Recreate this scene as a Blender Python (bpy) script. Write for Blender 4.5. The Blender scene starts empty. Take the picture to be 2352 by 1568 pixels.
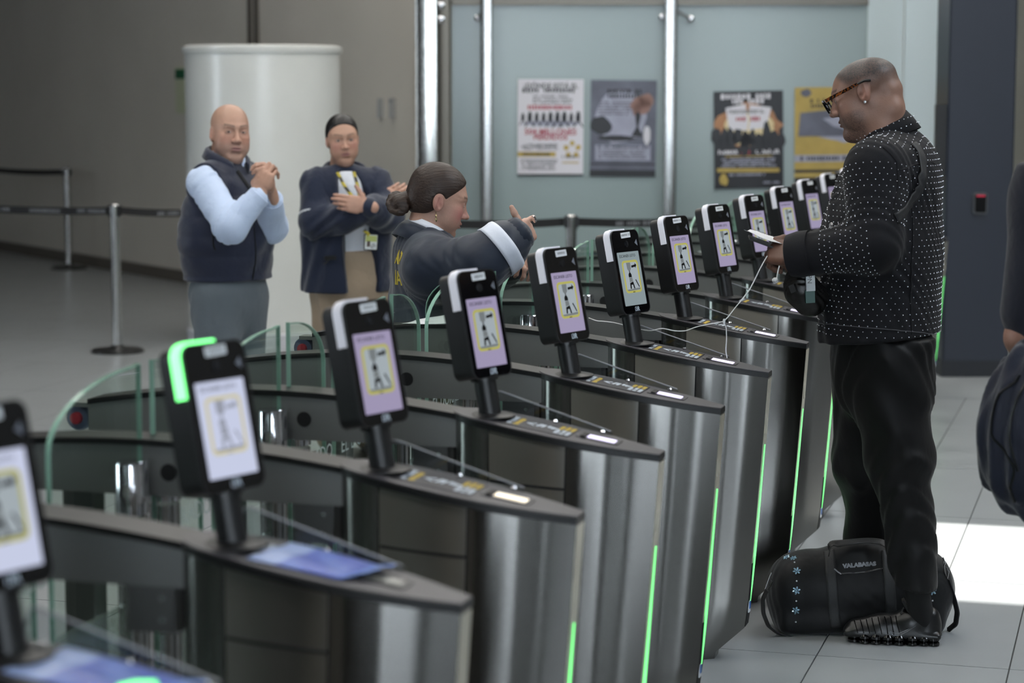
import bpy, bmesh, math, random
import numpy as np
from mathutils import Vector, Matrix

random.seed(7)
np.random.seed(7)
scene = bpy.context.scene
col = scene.collection

# ------------------------------------------------------------------ camera
TH, PITCH, HC, FPX = 0.2814, 0.1156, 1.77, 5000.0
cam_d = bpy.data.cameras.new('camera')
cam = bpy.data.objects.new('camera', cam_d)
col.objects.link(cam)
cam.location = (0, 0, HC)
cam.rotation_euler = (math.pi / 2 - PITCH, 0, TH)
cam_d.sensor_width = 36.0
cam_d.lens = 36.0 * FPX / 2352.0
cam_d.clip_end = 200
cam_d.dof.use_dof = True
cam_d.dof.focus_distance = 7.05
cam_d.dof.aperture_fstop = 2.8
scene.camera = cam

# ------------------------------------------------------------------ world, sun, exposure
world = bpy.data.worlds.new('overcast_sky')
scene.world = world
world.use_nodes = True
bg = world.node_tree.nodes['Background']
bg.inputs['Color'].default_value = (0.80, 0.90, 1.0, 1)
bg.inputs['Strength'].default_value = 17.0

SUN_TO = Vector((0.42, -0.30, 0.86)).normalized()      # direction towards the sun
sun_d = bpy.data.lights.new('sun', 'SUN')
sun_d.energy = 14.0
sun_d.angle = math.radians(0.6)
sun_d.color = (1.0, 0.96, 0.9)
sun = bpy.data.objects.new('sun', sun_d)
col.objects.link(sun)
sun.rotation_euler = SUN_TO.to_track_quat('Z', 'Y').to_euler()

LAMP = 10.8          # brightness of the light panels added under the ceiling
vs = scene.view_settings
vs.view_transform = 'Standard'
vs.look = 'None'
vs.exposure = 0.0
vs.gamma = 1.0
vs.use_curve_mapping = False
scene.cycles.max_bounces = 8
scene.cycles.glossy_bounces = 4
scene.cycles.transparent_max_bounces = 24
scene.cycles.sample_clamp_indirect = 6.0
scene.cycles.caustics_reflective = False
scene.cycles.caustics_refractive = False

# ------------------------------------------------------------------ helpers
CT, ST = math.cos(TH), math.sin(TH)
CP, SP = math.cos(PITCH), math.sin(PITCH)


def lin(c):
    return tuple(((v / 255) / 12.92 if v / 255 <= 0.04045 else ((v / 255 + 0.055) / 1.055) ** 2.4) for v in c)


def zz(py, d):
    """height of a point seen at image row py when it stands d metres ahead"""
    t = (784 - py) / FPX
    return HC + d * (t * CP - SP) / (CP + t * SP)


def rr(px, d, z=1.0):
    """metres to the right of the optical axis for column px"""
    return (px - 1176) / FPX * (d * CP - (z - HC) * SP)


def hall(r, d, z=0.0):
    """hall frame (right, ahead, up) -> world"""
    return Vector((CT * r - ST * d, ST * r + CT * d, z))


def at(px, py, d):
    z = zz(py, d)
    return hall(rr(px, d, z), d, z)


MATS = {}


def mat(name, rgb, rough=0.5, metal=0.0, bump=0.0, bscale=60.0, var=0.0, vscale=4.0, emit=None, estr=1.0,
        spec=0.5, coat=0.0, stretch=None, vcol=False, sheen=0.0, trans=0.0, alpha=1.0):
    if name in MATS:
        return MATS[name]
    m = bpy.data.materials.new(name)
    m.use_nodes = True
    nt = m.node_tree
    n, l = nt.nodes, nt.links
    b = n['Principled BSDF']
    c = lin(rgb)
    b.inputs['Base Color'].default_value = (*c, 1)
    b.inputs['Roughness'].default_value = rough
    b.inputs['Metallic'].default_value = metal
    b.inputs['Specular IOR Level'].default_value = spec
    b.inputs['Coat Weight'].default_value = coat
    b.inputs['Sheen Weight'].default_value = sheen
    b.inputs['Transmission Weight'].default_value = trans
    b.inputs['Alpha'].default_value = alpha
    tc = n.new('ShaderNodeTexCoord')
    mp = n.new('ShaderNodeMapping')
    l.new(tc.outputs['Object'], mp.inputs['Vector'])
    if stretch:
        mp.inputs['Scale'].default_value = stretch
    src = None
    if vcol:
        a = n.new('ShaderNodeVertexColor')
        a.layer_name = 'Col'
        src = a.outputs['Color']
        l.new(src, b.inputs['Base Color'])
    if var > 0:
        no = n.new('ShaderNodeTexNoise')
        no.inputs['Scale'].default_value = vscale
        no.inputs['Detail'].default_value = 6
        l.new(mp.outputs['Vector'], no.inputs['Vector'])
        hs = n.new('ShaderNodeHueSaturation')
        if src:
            l.new(src, hs.inputs['Color'])
        else:
            hs.inputs['Color'].default_value = (*c, 1)
        mr = n.new('ShaderNodeMapRange')
        mr.inputs['From Min'].default_value = 0.25
        mr.inputs['From Max'].default_value = 0.75
        mr.inputs['To Min'].default_value = 1 - var
        mr.inputs['To Max'].default_value = 1 + var
        l.new(no.outputs['Fac'], mr.inputs['Value'])
        l.new(mr.outputs['Result'], hs.inputs['Value'])
        l.new(hs.outputs['Color'], b.inputs['Base Color'])
    if bump > 0:
        nb = n.new('ShaderNodeTexNoise')
        nb.inputs['Scale'].default_value = bscale
        nb.inputs['Detail'].default_value = 4
        l.new(mp.outputs['Vector'], nb.inputs['Vector'])
        bp = n.new('ShaderNodeBump')
        bp.inputs['Strength'].default_value = bump
        bp.inputs['Distance'].default_value = 0.01
        l.new(nb.outputs['Fac'], bp.inputs['Height'])
        l.new(bp.outputs['Normal'], b.inputs['Normal'])
    if emit:
        b.inputs['Emission Color'].default_value = (*lin(emit), 1)
        b.inputs['Emission Strength'].default_value = estr
    MATS[name] = m
    return m


def steel(name, v, rough, brush=(1, 1, 60), amt=0.06, aniso=0.0):
    """brushed stainless steel: roughness streaks along one axis"""
    if name in MATS:
        return MATS[name]
    m = mat(name, v, rough, 1.0)
    nt = m.node_tree
    n, l = nt.nodes, nt.links
    b = n['Principled BSDF']
    tc = n.new('ShaderNodeTexCoord')
    mp = n.new('ShaderNodeMapping')
    mp.inputs['Scale'].default_value = brush
    no = n.new('ShaderNodeTexNoise')
    no.inputs['Scale'].default_value = 14
    no.inputs['Detail'].default_value = 5
    l.new(tc.outputs['Object'], mp.inputs['Vector'])
    l.new(mp.outputs['Vector'], no.inputs['Vector'])
    mr = n.new('ShaderNodeMapRange')
    mr.inputs['To Min'].default_value = rough - amt
    mr.inputs['To Max'].default_value = rough + amt
    l.new(no.outputs['Fac'], mr.inputs['Value'])
    l.new(mr.outputs['Result'], b.inputs['Roughness'])
    if aniso > 0:
        tg = n.new('ShaderNodeTangent')
        tg.direction_type = 'RADIAL'
        tg.axis = 'Z'
        l.new(tg.outputs['Tangent'], b.inputs['Tangent'])
        b.inputs['Anisotropic'].default_value = aniso
        b.inputs['Anisotropic Rotation'].default_value = 0.25
    return m


def glass(name, tint, gloss=0.9, rough=0.0, frost=0.0, frost_col=(200, 215, 210)):
    """clear pane: tinted see-through plus fresnel reflection, optional frosting"""
    if name in MATS:
        return MATS[name]
    m = bpy.data.materials.new(name)
    m.use_nodes = True
    nt = m.node_tree
    n, l = nt.nodes, nt.links
    n.clear()
    out = n.new('ShaderNodeOutputMaterial')
    tr = n.new('ShaderNodeBsdfTransparent')
    tr.inputs['Color'].default_value = (*lin(tint), 1)
    gl = n.new('ShaderNodeBsdfGlossy')
    gl.inputs['Roughness'].default_value = rough
    gl.inputs['Color'].default_value = (gloss, gloss, gloss, 1)
    lw = n.new('ShaderNodeLayerWeight')
    lw.inputs['Blend'].default_value = 0.5
    pw = n.new('ShaderNodeMath')
    pw.operation = 'POWER'
    pw.inputs[1].default_value = 5
    l.new(lw.outputs['Facing'], pw.inputs[0])
    ad = n.new('ShaderNodeMath')
    ad.operation = 'MULTIPLY_ADD'
    ad.inputs[1].default_value = 0.6
    ad.inputs[2].default_value = 0.03
    l.new(pw.outputs['Value'], ad.inputs[0])
    mx = n.new('ShaderNodeMixShader')
    l.new(ad.outputs['Value'], mx.inputs['Fac'])
    last = tr.outputs['BSDF']
    if frost > 0:
        df = n.new('ShaderNodeBsdfDiffuse')
        df.inputs['Color'].default_value = (*lin(frost_col), 1)
        m2 = n.new('ShaderNodeMixShader')
        tc = n.new('ShaderNodeTexCoord')
        vo = n.new('ShaderNodeTexVoronoi')
        vo.feature = 'DISTANCE_TO_EDGE'
        vo.inputs['Scale'].default_value = 26
        l.new(tc.outputs['Object'], vo.inputs['Vector'])
        mr = n.new('ShaderNodeMapRange')
        mr.inputs['From Min'].default_value = 0.03
        mr.inputs['From Max'].default_value = 0.07
        mr.inputs['To Min'].default_value = frost * 0.35
        mr.inputs['To Max'].default_value = frost
        l.new(vo.outputs['Distance'], mr.inputs['Value'])
        l.new(mr.outputs['Result'], m2.inputs['Fac'])
        l.new(last, m2.inputs[1])
        l.new(df.outputs['BSDF'], m2.inputs[2])
        last = m2.outputs['Shader']
    l.new(last, mx.inputs[1])
    l.new(gl.outputs['BSDF'], mx.inputs[2])
    l.new(mx.outputs['Shader'], out.inputs['Surface'])
    MATS[name] = m
    return m


def mesh_obj(name, verts, faces, m=None, parent=None, smooth=False, cols=None, loc=None, sharp=None):
    me = bpy.data.meshes.new(name)
    if isinstance(verts, np.ndarray) and isinstance(faces, np.ndarray):
        nv, nf, k = len(verts), len(faces), faces.shape[1]
        me.vertices.add(nv)
        me.vertices.foreach_set('co', verts.astype(np.float32).ravel())
        me.loops.add(nf * k)
        me.loops.foreach_set('vertex_index', faces.astype(np.int32).ravel())
        me.polygons.add(nf)
        me.polygons.foreach_set('loop_start', np.arange(0, nf * k, k, dtype=np.int32))
        me.polygons.foreach_set('loop_total', np.full(nf, k, dtype=np.int32))
        me.update(calc_edges=True)
        me.validate()
    else:
        me.from_pydata([tuple(v) for v in verts], [], [tuple(f) for f in faces])
        me.update()
    if smooth:
        me.polygons.foreach_set('use_smooth', np.ones(len(me.polygons), dtype=bool))
        if sharp:
            me.set_sharp_from_angle(angle=math.radians(sharp))
    if cols is not None:
        ca = me.color_attributes.new('Col', 'FLOAT_COLOR', 'POINT')
        c4 = np.ones((len(verts), 4), dtype=np.float32)
        c4[:, :3] = cols
        ca.data.foreach_set('color', c4.ravel())
    if m:
        me.materials.append(m)
    o = bpy.data.objects.new(name, me)
    col.objects.link(o)
    if parent:
        o.parent = parent
    if loc is not None:
        o.location = loc
    return o


class MB:
    """collects simple solids and builds them as one mesh"""

    def __init__(s):
        s.v, s.f = [], []

    def add(s, vs_, fs_):
        k = len(s.v)
        s.v += [tuple(v) for v in vs_]
        s.f += [tuple(i + k for i in f) for f in fs_]
        return s

    def box(s, c, size, R=None):
        x, y, z = (q / 2 for q in size)
        P = [(-x, -y, -z), (x, -y, -z), (x, y, -z), (-x, y, -z), (-x, -y, z), (x, -y, z), (x, y, z), (-x, y, z)]
        if R is not None:
            P = [R @ Vector(p) for p in P]
        P = [(p[0] + c[0], p[1] + c[1], p[2] + c[2]) for p in P]
        return s.add(P, [(0, 3, 2, 1), (4, 5, 6, 7), (0, 1, 5, 4), (1, 2, 6, 5), (2, 3, 7, 6), (3, 0, 4, 7)])

    def prism(s, poly, a, b, axis=2):
        """extrude a 2-D outline between a and b along axis"""
        n = len(poly)
        ar = sum(poly[i][0] * poly[(i + 1) % n][1] - poly[(i + 1) % n][0] * poly[i][1] for i in range(n))
        if (ar < 0) != (axis == 1) != (b < a):
            poly = list(reversed(poly))

        def mk(p, h):
            q = [p[0], p[1]]
            q.insert(axis, h)
            return tuple(q)
        P = [mk(p, a) for p in poly] + [mk(p, b) for p in poly]
        F = [tuple(range(n - 1, -1, -1)), tuple(range(n, 2 * n))]
        F += [(i, (i + 1) % n, n + (i + 1) % n, n + i) for i in range(n)]
        return s.add(P, F)

    def tube(s, pts, r, n=8, cap=True):
        pts = [Vector(p) for p in pts]
        rs = r if isinstance(r, (list, tuple)) else [r] * len(pts)
        t0 = (pts[1] - pts[0]).normalized()
        up = Vector((0, 0, 1)) if abs(t0.z) < 0.9 else Vector((1, 0, 0))
        a = t0.cross(up).normalized()
        P, F = [], []
        for i, p in enumerate(pts):
            t = (pts[min(i + 1, len(pts) - 1)] - pts[max(i - 1, 0)])
            if t.length < 1e-9:
                t = t0
            t.normalize()
            a = (a - t * a.dot(t))
            if a.length < 1e-6:
                a = t.orthogonal()
            a.normalize()
            b = t.cross(a)
            for k in range(n):
                w = 2 * math.pi * k / n
                P.append(p + (a * math.cos(w) + b * math.sin(w)) * rs[i])
        for i in range(len(pts) - 1):
            for k in range(n):
                F.append((i * n + k, i * n + (k + 1) % n, (i + 1) * n + (k + 1) % n, (i + 1) * n + k))
        if cap:
            F.append(tuple(range(n - 1, -1, -1)))
            F.append(tuple((len(pts) - 1) * n + k for k in range(n)))
        return s.add(P, F)

    def lathe(s, prof, n=24, c=(0, 0, 0), R=None):
        P, F = [], []
        for (r, z) in prof:
            for k in range(n):
                w = 2 * math.pi * k / n
                q = Vector((r * math.cos(w), r * math.sin(w), z))
                if R is not None:
                    q = R @ q
                P.append((q.x + c[0], q.y + c[1], q.z + c[2]))
        for i in range(len(prof) - 1):
            for k in range(n):
                F.append((i * n + k, i * n + (k + 1) % n, (i + 1) * n + (k + 1) % n, (i + 1) * n + k))
        F.append(tuple(range(n - 1, -1, -1)))
        F.append(tuple((len(prof) - 1) * n + k for k in range(n)))
        return s.add(P, F)

    def build(s, name, m, parent=None, smooth=False, sharp=35):
        return mesh_obj(name, s.v, s.f, m, parent, smooth, sharp=sharp)


def tag(o, label, cat, group=None):
    o['label'] = label
    o['category'] = cat
    if group:
        o['group'] = group
    return o


def struct(o):
    o['kind'] = 'structure'
    return o


def thing(name, label, cat, loc=(0, 0, 0), rz=0.0, group=None):
    o = bpy.data.objects.new(name, None)
    col.objects.link(o)
    o.empty_display_size = 0.1
    o.location = loc
    o.rotation_euler = (0, 0, rz)
    return tag(o, label, cat, group)


def copy_tree(o, parent=None):
    c = o.copy()
    col.objects.link(c)
    if parent:
        c.parent = parent
    for ch in list(o.children):
        copy_tree(ch, c)
    return c


def rrect(w, h, r, n=6, cx=0, cy=0):
    P = []
    for (sx, sy, a0) in ((1, 1, 0), (-1, 1, 90), (-1, -1, 180), (1, -1, 270)):
        for k in range(n + 1):
            a = math.radians(a0 + 90 * k / n)
            P.append((cx + sx * (w / 2 - r) + r * math.cos(a), cy + sy * (h / 2 - r) + r * math.sin(a)))
    return P


_txt = {}


def text_mesh(body, size, depth=0.0, bold=0.0):
    key = (body, size, depth, bold)
    if key in _txt:
        return _txt[key]
    cu = bpy.data.curves.new('lettering', 'FONT')
    cu.body = body
    cu.size = size
    cu.align_x = 'CENTER'
    cu.align_y = 'CENTER'
    cu.extrude = depth
    cu.offset = bold
    cu.resolution_u = 2
    o = bpy.data.objects.new('lettering', cu)
    col.objects.link(o)
    dg = bpy.context.evaluated_depsgraph_get()
    me = bpy.data.meshes.new_from_object(o.evaluated_get(dg))
    me.name = 'lettering'
    bpy.data.objects.remove(o)
    bpy.data.curves.remove(cu)
    _txt[key] = me
    return me


def text_obj(body, size, m, parent, M, name='lettering', depth=0.0004, bold=0.0):
    me = text_mesh(body, size, depth, bold).copy()
    me.materials.clear()
    me.materials.append(m)
    o = bpy.data.objects.new(name, me)
    col.objects.link(o)
    o.parent = parent
    o.matrix_local = M
    return o


def frame_m(o, x, y):
    """4x4 with columns x, y, x*y and origin o"""
    x = Vector(x).normalized()
    y = Vector(y)
    z = x.cross(y).normalized()
    y = z.cross(x)
    return Matrix(((x.x, y.x, z.x, o[0]), (x.y, y.y, z.y, o[1]), (x.z, y.z, z.z, o[2]), (0, 0, 0, 1)))


def dashes(mb, x0, x1, y, h, t, rnd, fill=0.8):
    """a row of small print too small to read: letter-sized dashes"""
    x = x0
    while x < x1 - h * 0.4:
        w = h * rnd.uniform(0.35, 0.75)
        if rnd.random() < fill:
            mb.box((x + w / 2, y, 0), (w * 0.85, h * rnd.uniform(0.7, 1.0), t))
        x += w + h * 0.15
    return mb


# ------------------------------------------------------------------ materials
M_floor = mat('floor_tile', (152, 156, 158), 0.28, bump=0.01, bscale=8, var=0.05, vscale=3)
M_grout = mat('floor_grout', (70, 72, 73), 0.8)
M_wall = mat('grey_plaster', (198, 192, 181), 0.85, bump=0.03, bscale=40, var=0.05, vscale=1.2)
M_ceiling = mat('ceiling_paint', (140, 140, 138), 0.9)
M_dark = mat('dark_wall', (34, 33, 32), 0.8)
M_frame = mat('frame_grey', (60, 62, 64), 0.5)
M_frost = mat('frosted_glass', (144, 159, 159), 0.22, spec=0.5)
M_frost2 = mat('frosted_glass_pale', (208, 222, 226), 0.22)
M_steel = steel('brushed_steel', (132, 131, 128), 0.20, (1, 1, 90), 0.02, 0.97)
M_steel_side = steel('brushed_steel_side', (158, 156, 150), 0.36, (1, 1, 90), 0.02, 0.9)
M_post = steel('polished_post', (188, 188, 186), 0.22, (1, 1, 20), 0.04)
M_trim = mat('black_trim', (16, 17, 18), 0.35)
M_top = mat('grey_top_plate', (64, 62, 66), 0.42, bump=0.01, bscale=300)
M_core = mat('dark_core', (24, 24, 24), 0.7)
M_beam = mat('grey_beam', (116, 117, 115), 0.4, 0.15)
M_black = mat('black_plastic', (20, 20, 21), 0.42, bump=0.02, bscale=500)
M_bezel = mat('black_glass', (7, 7, 9), 0.12)
M_hole = mat('black_hole', (4, 4, 4), 0.6)
M_rubber = mat('black_rubber', (18, 18, 18), 0.75)
M_white = mat('white_plastic', (222, 224, 228), 0.4)
M_chrome = mat('chrome', (225, 225, 228), 0.12, 1.0)
M_glass = glass('clear_glass', (240, 247, 243))
M_edge = mat('green_glass_edge', (140, 178, 160), 0.12, spec=0.7)
M_acryl = glass('clear_acrylic', (236, 238, 240))
M_acryl_edge = mat('acrylic_edge', (150, 152, 155), 0.25)
M_etch = glass('etched_glass', (240, 244, 241), frost=0.3)
M_etchtext = mat('etched_lettering', (176, 190, 184), 0.6)
# ------------------------------------------------------------------ structure: floor, ceiling, walls
def hall_obj(mb, name, m, parent=None, smooth=False):
    o = mb.build(name, m, parent, smooth)
    if parent is None:
        o.rotation_euler = (0, 0, TH)
    return o


floor = struct(MB().box((-4, 9, -0.105), (34, 38, 0.2)).build('floor', M_grout))


def in_view(p, margin=0.12):
    v = Vector(p) - Vector((0, 0, HC))
    d = -ST * v.x + CT * v.y
    r = CT * v.x + ST * v.y
    F = d * CP - v.z * SP
    if F < 1.5:
        return False
    x = FPX * r / F / 1176
    y = FPX * (d * SP + v.z * CP) / F / 784
    return abs(x) < 1 + margin and abs(y) < 1 + margin


TW, TL, GAP = 0.592, 1.19, 0.005
tile_me = None
for row in range(-3, 18):
    y0 = 5.50 + row * TL
    off = 0.295 if (row // 2) % 2 == 1 else 0.0
    for c in range(-24, 8):
        x0 = -0.937 + c * TW + off
        cx, cy = x0 + TW / 2, y0 + TL / 2
        if not any(in_view((x0 + a * TW, y0 + b * TL, 0)) for a in (0, .5, 1) for b in (0, .5, 1)):
            continue
        if tile_me is None:
            t = MB().box((0, 0, -0.004), (TW - GAP, TL - GAP, 0.008)).build('floor_tile', M_floor, floor)
            tile_me = t.data
        else:
            t = bpy.data.objects.new('floor_tile', tile_me)
            col.objects.link(t)
            t.parent = floor
        t.location = (cx, cy, 0)

# unseen ceiling with an added opening shaped so the sun draws the floor patch
SX0, SX1, SY0, SY1 = 2.08, 6.4, 5.44, 6.84
CZ = 6.0
cb = MB()
for (x0, x1, y0, y1) in ((-20, SX0, -6.5, 30), (SX1, 7.2, -6.5, 30), (SX0, SX1, -6.5, SY0), (SX0, SX1, SY1, 30)):
    cb.box(((x0 + x1) / 2, (y0 + y1) / 2, CZ + 0.05), (x1 - x0, y1 - y0, 0.1))
struct(cb.build('ceiling', M_ceiling))

# solid right wall, and an unseen back wall with openings for sky reflections
M_rw = mat('right_wall', (118, 116, 112), 0.8)
struct(MB().box((7.1, 12, 3.0), (0.2, 37, 6.0)).build('wall_right', M_rw))
bk = struct(MB().box((-10.5, -6.4, 3.0), (19, 0.2, 6.0)).box((3.0, -6.4, 0.3), (8, 0.2, 0.6)).box((3.0, -6.4, 5.6), (8, 0.2, 0.8))
            .build('wall_back', M_dark))
for (x, w) in ((-0.55, 2.1), (1.35, 0.16), (2.9, 1.5), (4.6, 1.2), (5.6, .2), (6.8, .3)):  # added panels narrow the openings into bright streaks on the gate steel
    MB().box((x, -6.4, 3.0), (w, 0.16, 6.0)).build('window_mask', M_frame, bk)
struct(MB().box((-19.5, -2.8, 3.0), (0.2, 7.4, 6.0)).box((-19.5, 16.2, 3.0), (0.2, 25.6, 6.0)).box((-19.5, 2.15, .3), (.2, 2.6, .6)).box((-19.5, 2.15, 5.5), (.2, 2.6, 1.0)).build('wall_side', M_dark))  # gap added in this unseen wall to let sky light in from the left

# long grey wall behind the white column, running back to the left
def hall_wall(name, r0, d0, r1, d1, z0, z1, t, m):
    dr, dd = r1 - r0, d1 - d0
    L = math.hypot(dr, dd)
    nr, nd = -dd / L * t, dr / L * t
    if nd < 0:
        nr, nd = -nr, -nd
    poly = [(r0, d0), (r1, d1), (r1 + nr, d1 + nd), (r0 + nr, d0 + nd)]
    return hall_obj(MB().prism(poly, z0, z1), name, m)


W0, W1 = (-10.2, 30.86), (-0.72, 16.45)
wl = struct(hall_wall('wall_left', *W0, *W1, 0, CZ, 0.25, M_wall))
nx, ny = (W1[1] - W0[1]), -(W1[0] - W0[0])
nl = math.hypot(nx, ny)
nx, ny = nx / nl, ny / nl            # towards the hall


def on_wall(px, py):
    """hall point on the grey wall seen at a pixel"""
    k = (px - 1176) / FPX
    m = (W1[1] - W0[1]) / (W1[0] - W0[0])
    d = (W0[1] - m * W0[0]) / (1 - m * k * CP)
    for _ in range(6):
        z = zz(py, d)
        r = rr(px, d, z)
        d = W0[1] + m * (r - W0[0])
    return r, d, zz(py, d)


struct(hall_wall('baseboard_left', W0[0] + nx * 0.02, W0[1] + ny * 0.02, W1[0] + nx * 0.02, W1[1] + ny * 0.02, 0, 0.11, 0.02,
                 mat('baseboard_dark', (92, 86, 78), 0.6)))
wall_rot = math.atan2(W1[1] - W0[1], W1[0] - W0[0])


def wall_box(px, py, w, h, t, proud=0.0):
    r, d, z = on_wall(px, py)
    r += nx * (t / 2 + proud)
    d += ny * (t / 2 + proud)
    R = Matrix.Rotation(wall_rot, 3, 'Z')
    return (r, d, z), R, (w, t, h)


# vertical joint with a thin pipe above the white column
for k, (px, w) in enumerate(((577, 0.035), (592, 0.05))):
    c, R, s = wall_box(px, 40, w, 3.0, 0.03)
    c = (c[0], c[1], 2.9)
    struct(hall_obj(MB().box(c, s, R), 'trim_%d' % (k + 1), mat('joint_grey', (84, 80, 74), 0.6)))

# frosted glass partition with steel posts
PD = 15.5
def rect(px0, py0, px1, py1, d, t):
    za, zb = zz(py1, d), zz(py0, d)
    zm = (za + zb) / 2
    r0, r1 = rr(px0, d, zm), rr(px1, d, zm)
    return ((r0 + r1) / 2, d + t / 2, zm), (r1 - r0, t, zb - za)


wg = thing('glass_partition', 'pale blue frosted glass partition hung with four posters between steel posts', 'partition', (0, 0, 0), TH)
ztop = zz(12, PD)
for (a, b) in ((1038, 1112), (1118, 1536), (1543, 1986)):
    r0, r1 = rr(a, PD), rr(b, PD)
    MB().box(((r0 + r1) / 2, PD + 0.006, ztop / 2 + 0.01), (r1 - r0 - 0.004, 0.012, ztop - 0.02)).build('pane', M_frost, wg)
r0, r1 = rr(1038, PD), rr(1986, PD)
MB().box(((r0 + r1) / 2, PD + 0.01, ztop + 0.035), (r1 - r0, 0.07, 0.07)).build('top_rail', steel('dull_steel', (120, 116, 108), 0.4, (60, 1, 1)), wg)
MB().box(((r0 + r1) / 2, PD + 0.01, 0.02), (r1 - r0, 0.05, 0.04)).build('bottom_rail', MATS['dull_steel'], wg)
for (a, b) in ((1104, 1132), (1524, 1552)):
    ra, rb = rr(a, PD - 0.12), rr(b, PD - 0.12)
    w = rb - ra
    MB().prism(rrect(w, 0.06, 0.012, 3, (ra + rb) / 2, PD - 0.10), 0.0, 3.2).build('post', M_post, wg, True)
for (px, py) in ((1098, 42), (1518, 40), (1583, 44)):
    p = (rr(px, PD - 0.04), PD - 0.03, zz(py, PD))
    q = (rr(1114 if px < 1200 else 1538, PD - 0.09), PD - 0.09, zz(py - 24, PD))
    MB().tube([p, q], 0.012, 8).lathe([(0.018, 0), (0.024, 0.01), (0.024, 0.03), (0.014, 0.034)], 14, (p[0], p[1] + 0.02, p[2]),
                                      Matrix.Rotation(math.pi / 2, 3, 'X')).build('spider_fitting', M_chrome, wg, True)

# broad steel column at the end of the partition
sc_ = thing('steel_column', 'broad polished steel column between grey wall and frosted glass', 'column', (0, 0, 0), TH)
da = 15.2
ra, rb, rc = rr(955, da), rr(1009, da), rr(1036, da)
MB().prism(rrect(rb - ra, 0.26, 0.02, 4, (ra + rb) / 2, da + 0.13), 0, 4.5).build('bright_face', steel('mirror_steel', (205, 205, 200), 0.16, (8, 8, 3), 0.07), sc_, True)
MB().prism(rrect(rc - rb, 0.16, 0.015, 4, (rb + rc) / 2, da + 0.14), 0, 4.5).build('side_channel', steel('dull_steel', (120, 116, 108), 0.4), sc_, True)
for py in (12, 44):
    MB().lathe([(0.02, 0), (0.026, 0.012), (0.026, 0.05), (0.012, 0.055)], 14, (rr(1014, da), da + 0.07, zz(py, da)),
               Matrix.Rotation(math.pi / 2, 3, 'X')).build('bolt', M_chrome, sc_, True)

# paler glass further right, the far wall seen over the partition
gp = thing('glass_screen', 'tall pale glass screen beside the navy pillar', 'partition', (0, 0, 0), TH)
D2 = 16.6
for (a, b) in ((1960, 2068), (2069, 2215)):
    ra, rb = rr(a, D2), rr(b, D2)
    MB().box(((ra + rb) / 2, D2, 2.0), (rb - ra - 0.006, 0.014, 4.0)).build('pane', M_frost2, gp)
struct(hall_obj(MB().box((5.0, 22.0, 3.0), (14, 0.2, 6.0)), 'wall_far', mat('far_wall', (205, 205, 196), 0.8, var=0.08, vscale=0.8)))
struct(hall_obj(MB().box((6.6, 15.5, 3.0), (5.6, 0.2, 6.0)), 'wall_far_right', M_dark))

# navy pillar with a card reader
np_ = thing('navy_pillar', 'tall dark navy clad pillar standing on the tiled floor', 'pillar', (0, 0, 0), TH)
DP = 13.35
ra, rb = rr(2172, DP), rr(2326, DP)
M_navy = mat('navy_cladding', (30, 36, 49), 0.38, var=0.05, vscale=2)
MB().prism(rrect(rb - ra, 0.4, 0.01, 2, (ra + rb) / 2, DP + 0.2), 0.0, 5.0).build('cladding', M_navy, np_)
MB().box(((ra + rb) / 2, DP + 0.2, 0.05), (rb - ra + 0.012, 0.412, 0.10)).build('plinth', mat('navy_plinth', (24, 27, 34), 0.5), np_)
rcx = (ra + rb) / 2
rd = thing('card_reader', 'small wall card reader with a red light on the navy pillar', 'card reader', (0, 0, 0), TH)
c, s = rect(2236, 443, 2268, 492, DP - 0.03, 0.028)
MB().prism(rrect(s[0], s[2], 0.012, 4, c[0], c[2]), DP - 0.03, DP - 0.001, 1).build('body', mat('reader_grey', (70, 72, 76), 0.4), rd)
MB().prism(rrect(s[0] * 0.8, s[2] * 0.84, 0.008, 4, c[0], c[2]), DP - 0.034, DP - 0.028, 1).build('face', M_bezel, rd)
MB().box((c[0], DP - 0.035, c[2] + s[2] * 0.37), (s[0] * 0.6, 0.004, 0.010)).build('status_light', mat('red_light', (150, 30, 50), 0.3, emit=(190, 40, 70), estr=0.6), rd)
c, s = rect(2149, 240, 2176, 406, DP + 0.02, 0.05)
pb = thing('wall_sign', 'narrow black panel fixed to the side of the navy pillar', 'panel', (0, 0, 0), TH)
MB().box(c, s).build('board', M_black, pb)
MB().box((c[0] + s[0] / 2 + 0.01, c[1] + 0.02, c[2]), (0.05, 0.03, 0.1)).build('bracket', M_trim, pb)

# the big round white column
DC = 15.35
wc = thing('round_column', 'thick round white glossy column with a capped top', 'column', tuple(hall(rr(607, DC), DC)))
RC = (782 - 430) / 2 / FPX * DC
ZC = zz(120, DC - RC)
M_colw = mat('column_white', (222, 224, 220), 0.25, var=0.03, vscale=3, bump=0.01, bscale=3)
MB().lathe([(RC, 0.10), (RC, ZC)], 64).build('shaft', M_colw, wc, True)
MB().lathe([(RC + 0.012, ZC), (RC + 0.016, ZC + 0.015), (RC + 0.016, ZC + 0.04), (RC - 0.02, ZC + 0.055)], 64).build('cap', M_colw, wc, True)
MB().lathe([(RC + 0.012, 0), (RC + 0.012, 0.09), (RC, 0.10)], 64).build('base_ring', mat('column_base', (205, 207, 212), 0.3), wc, True)

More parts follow.
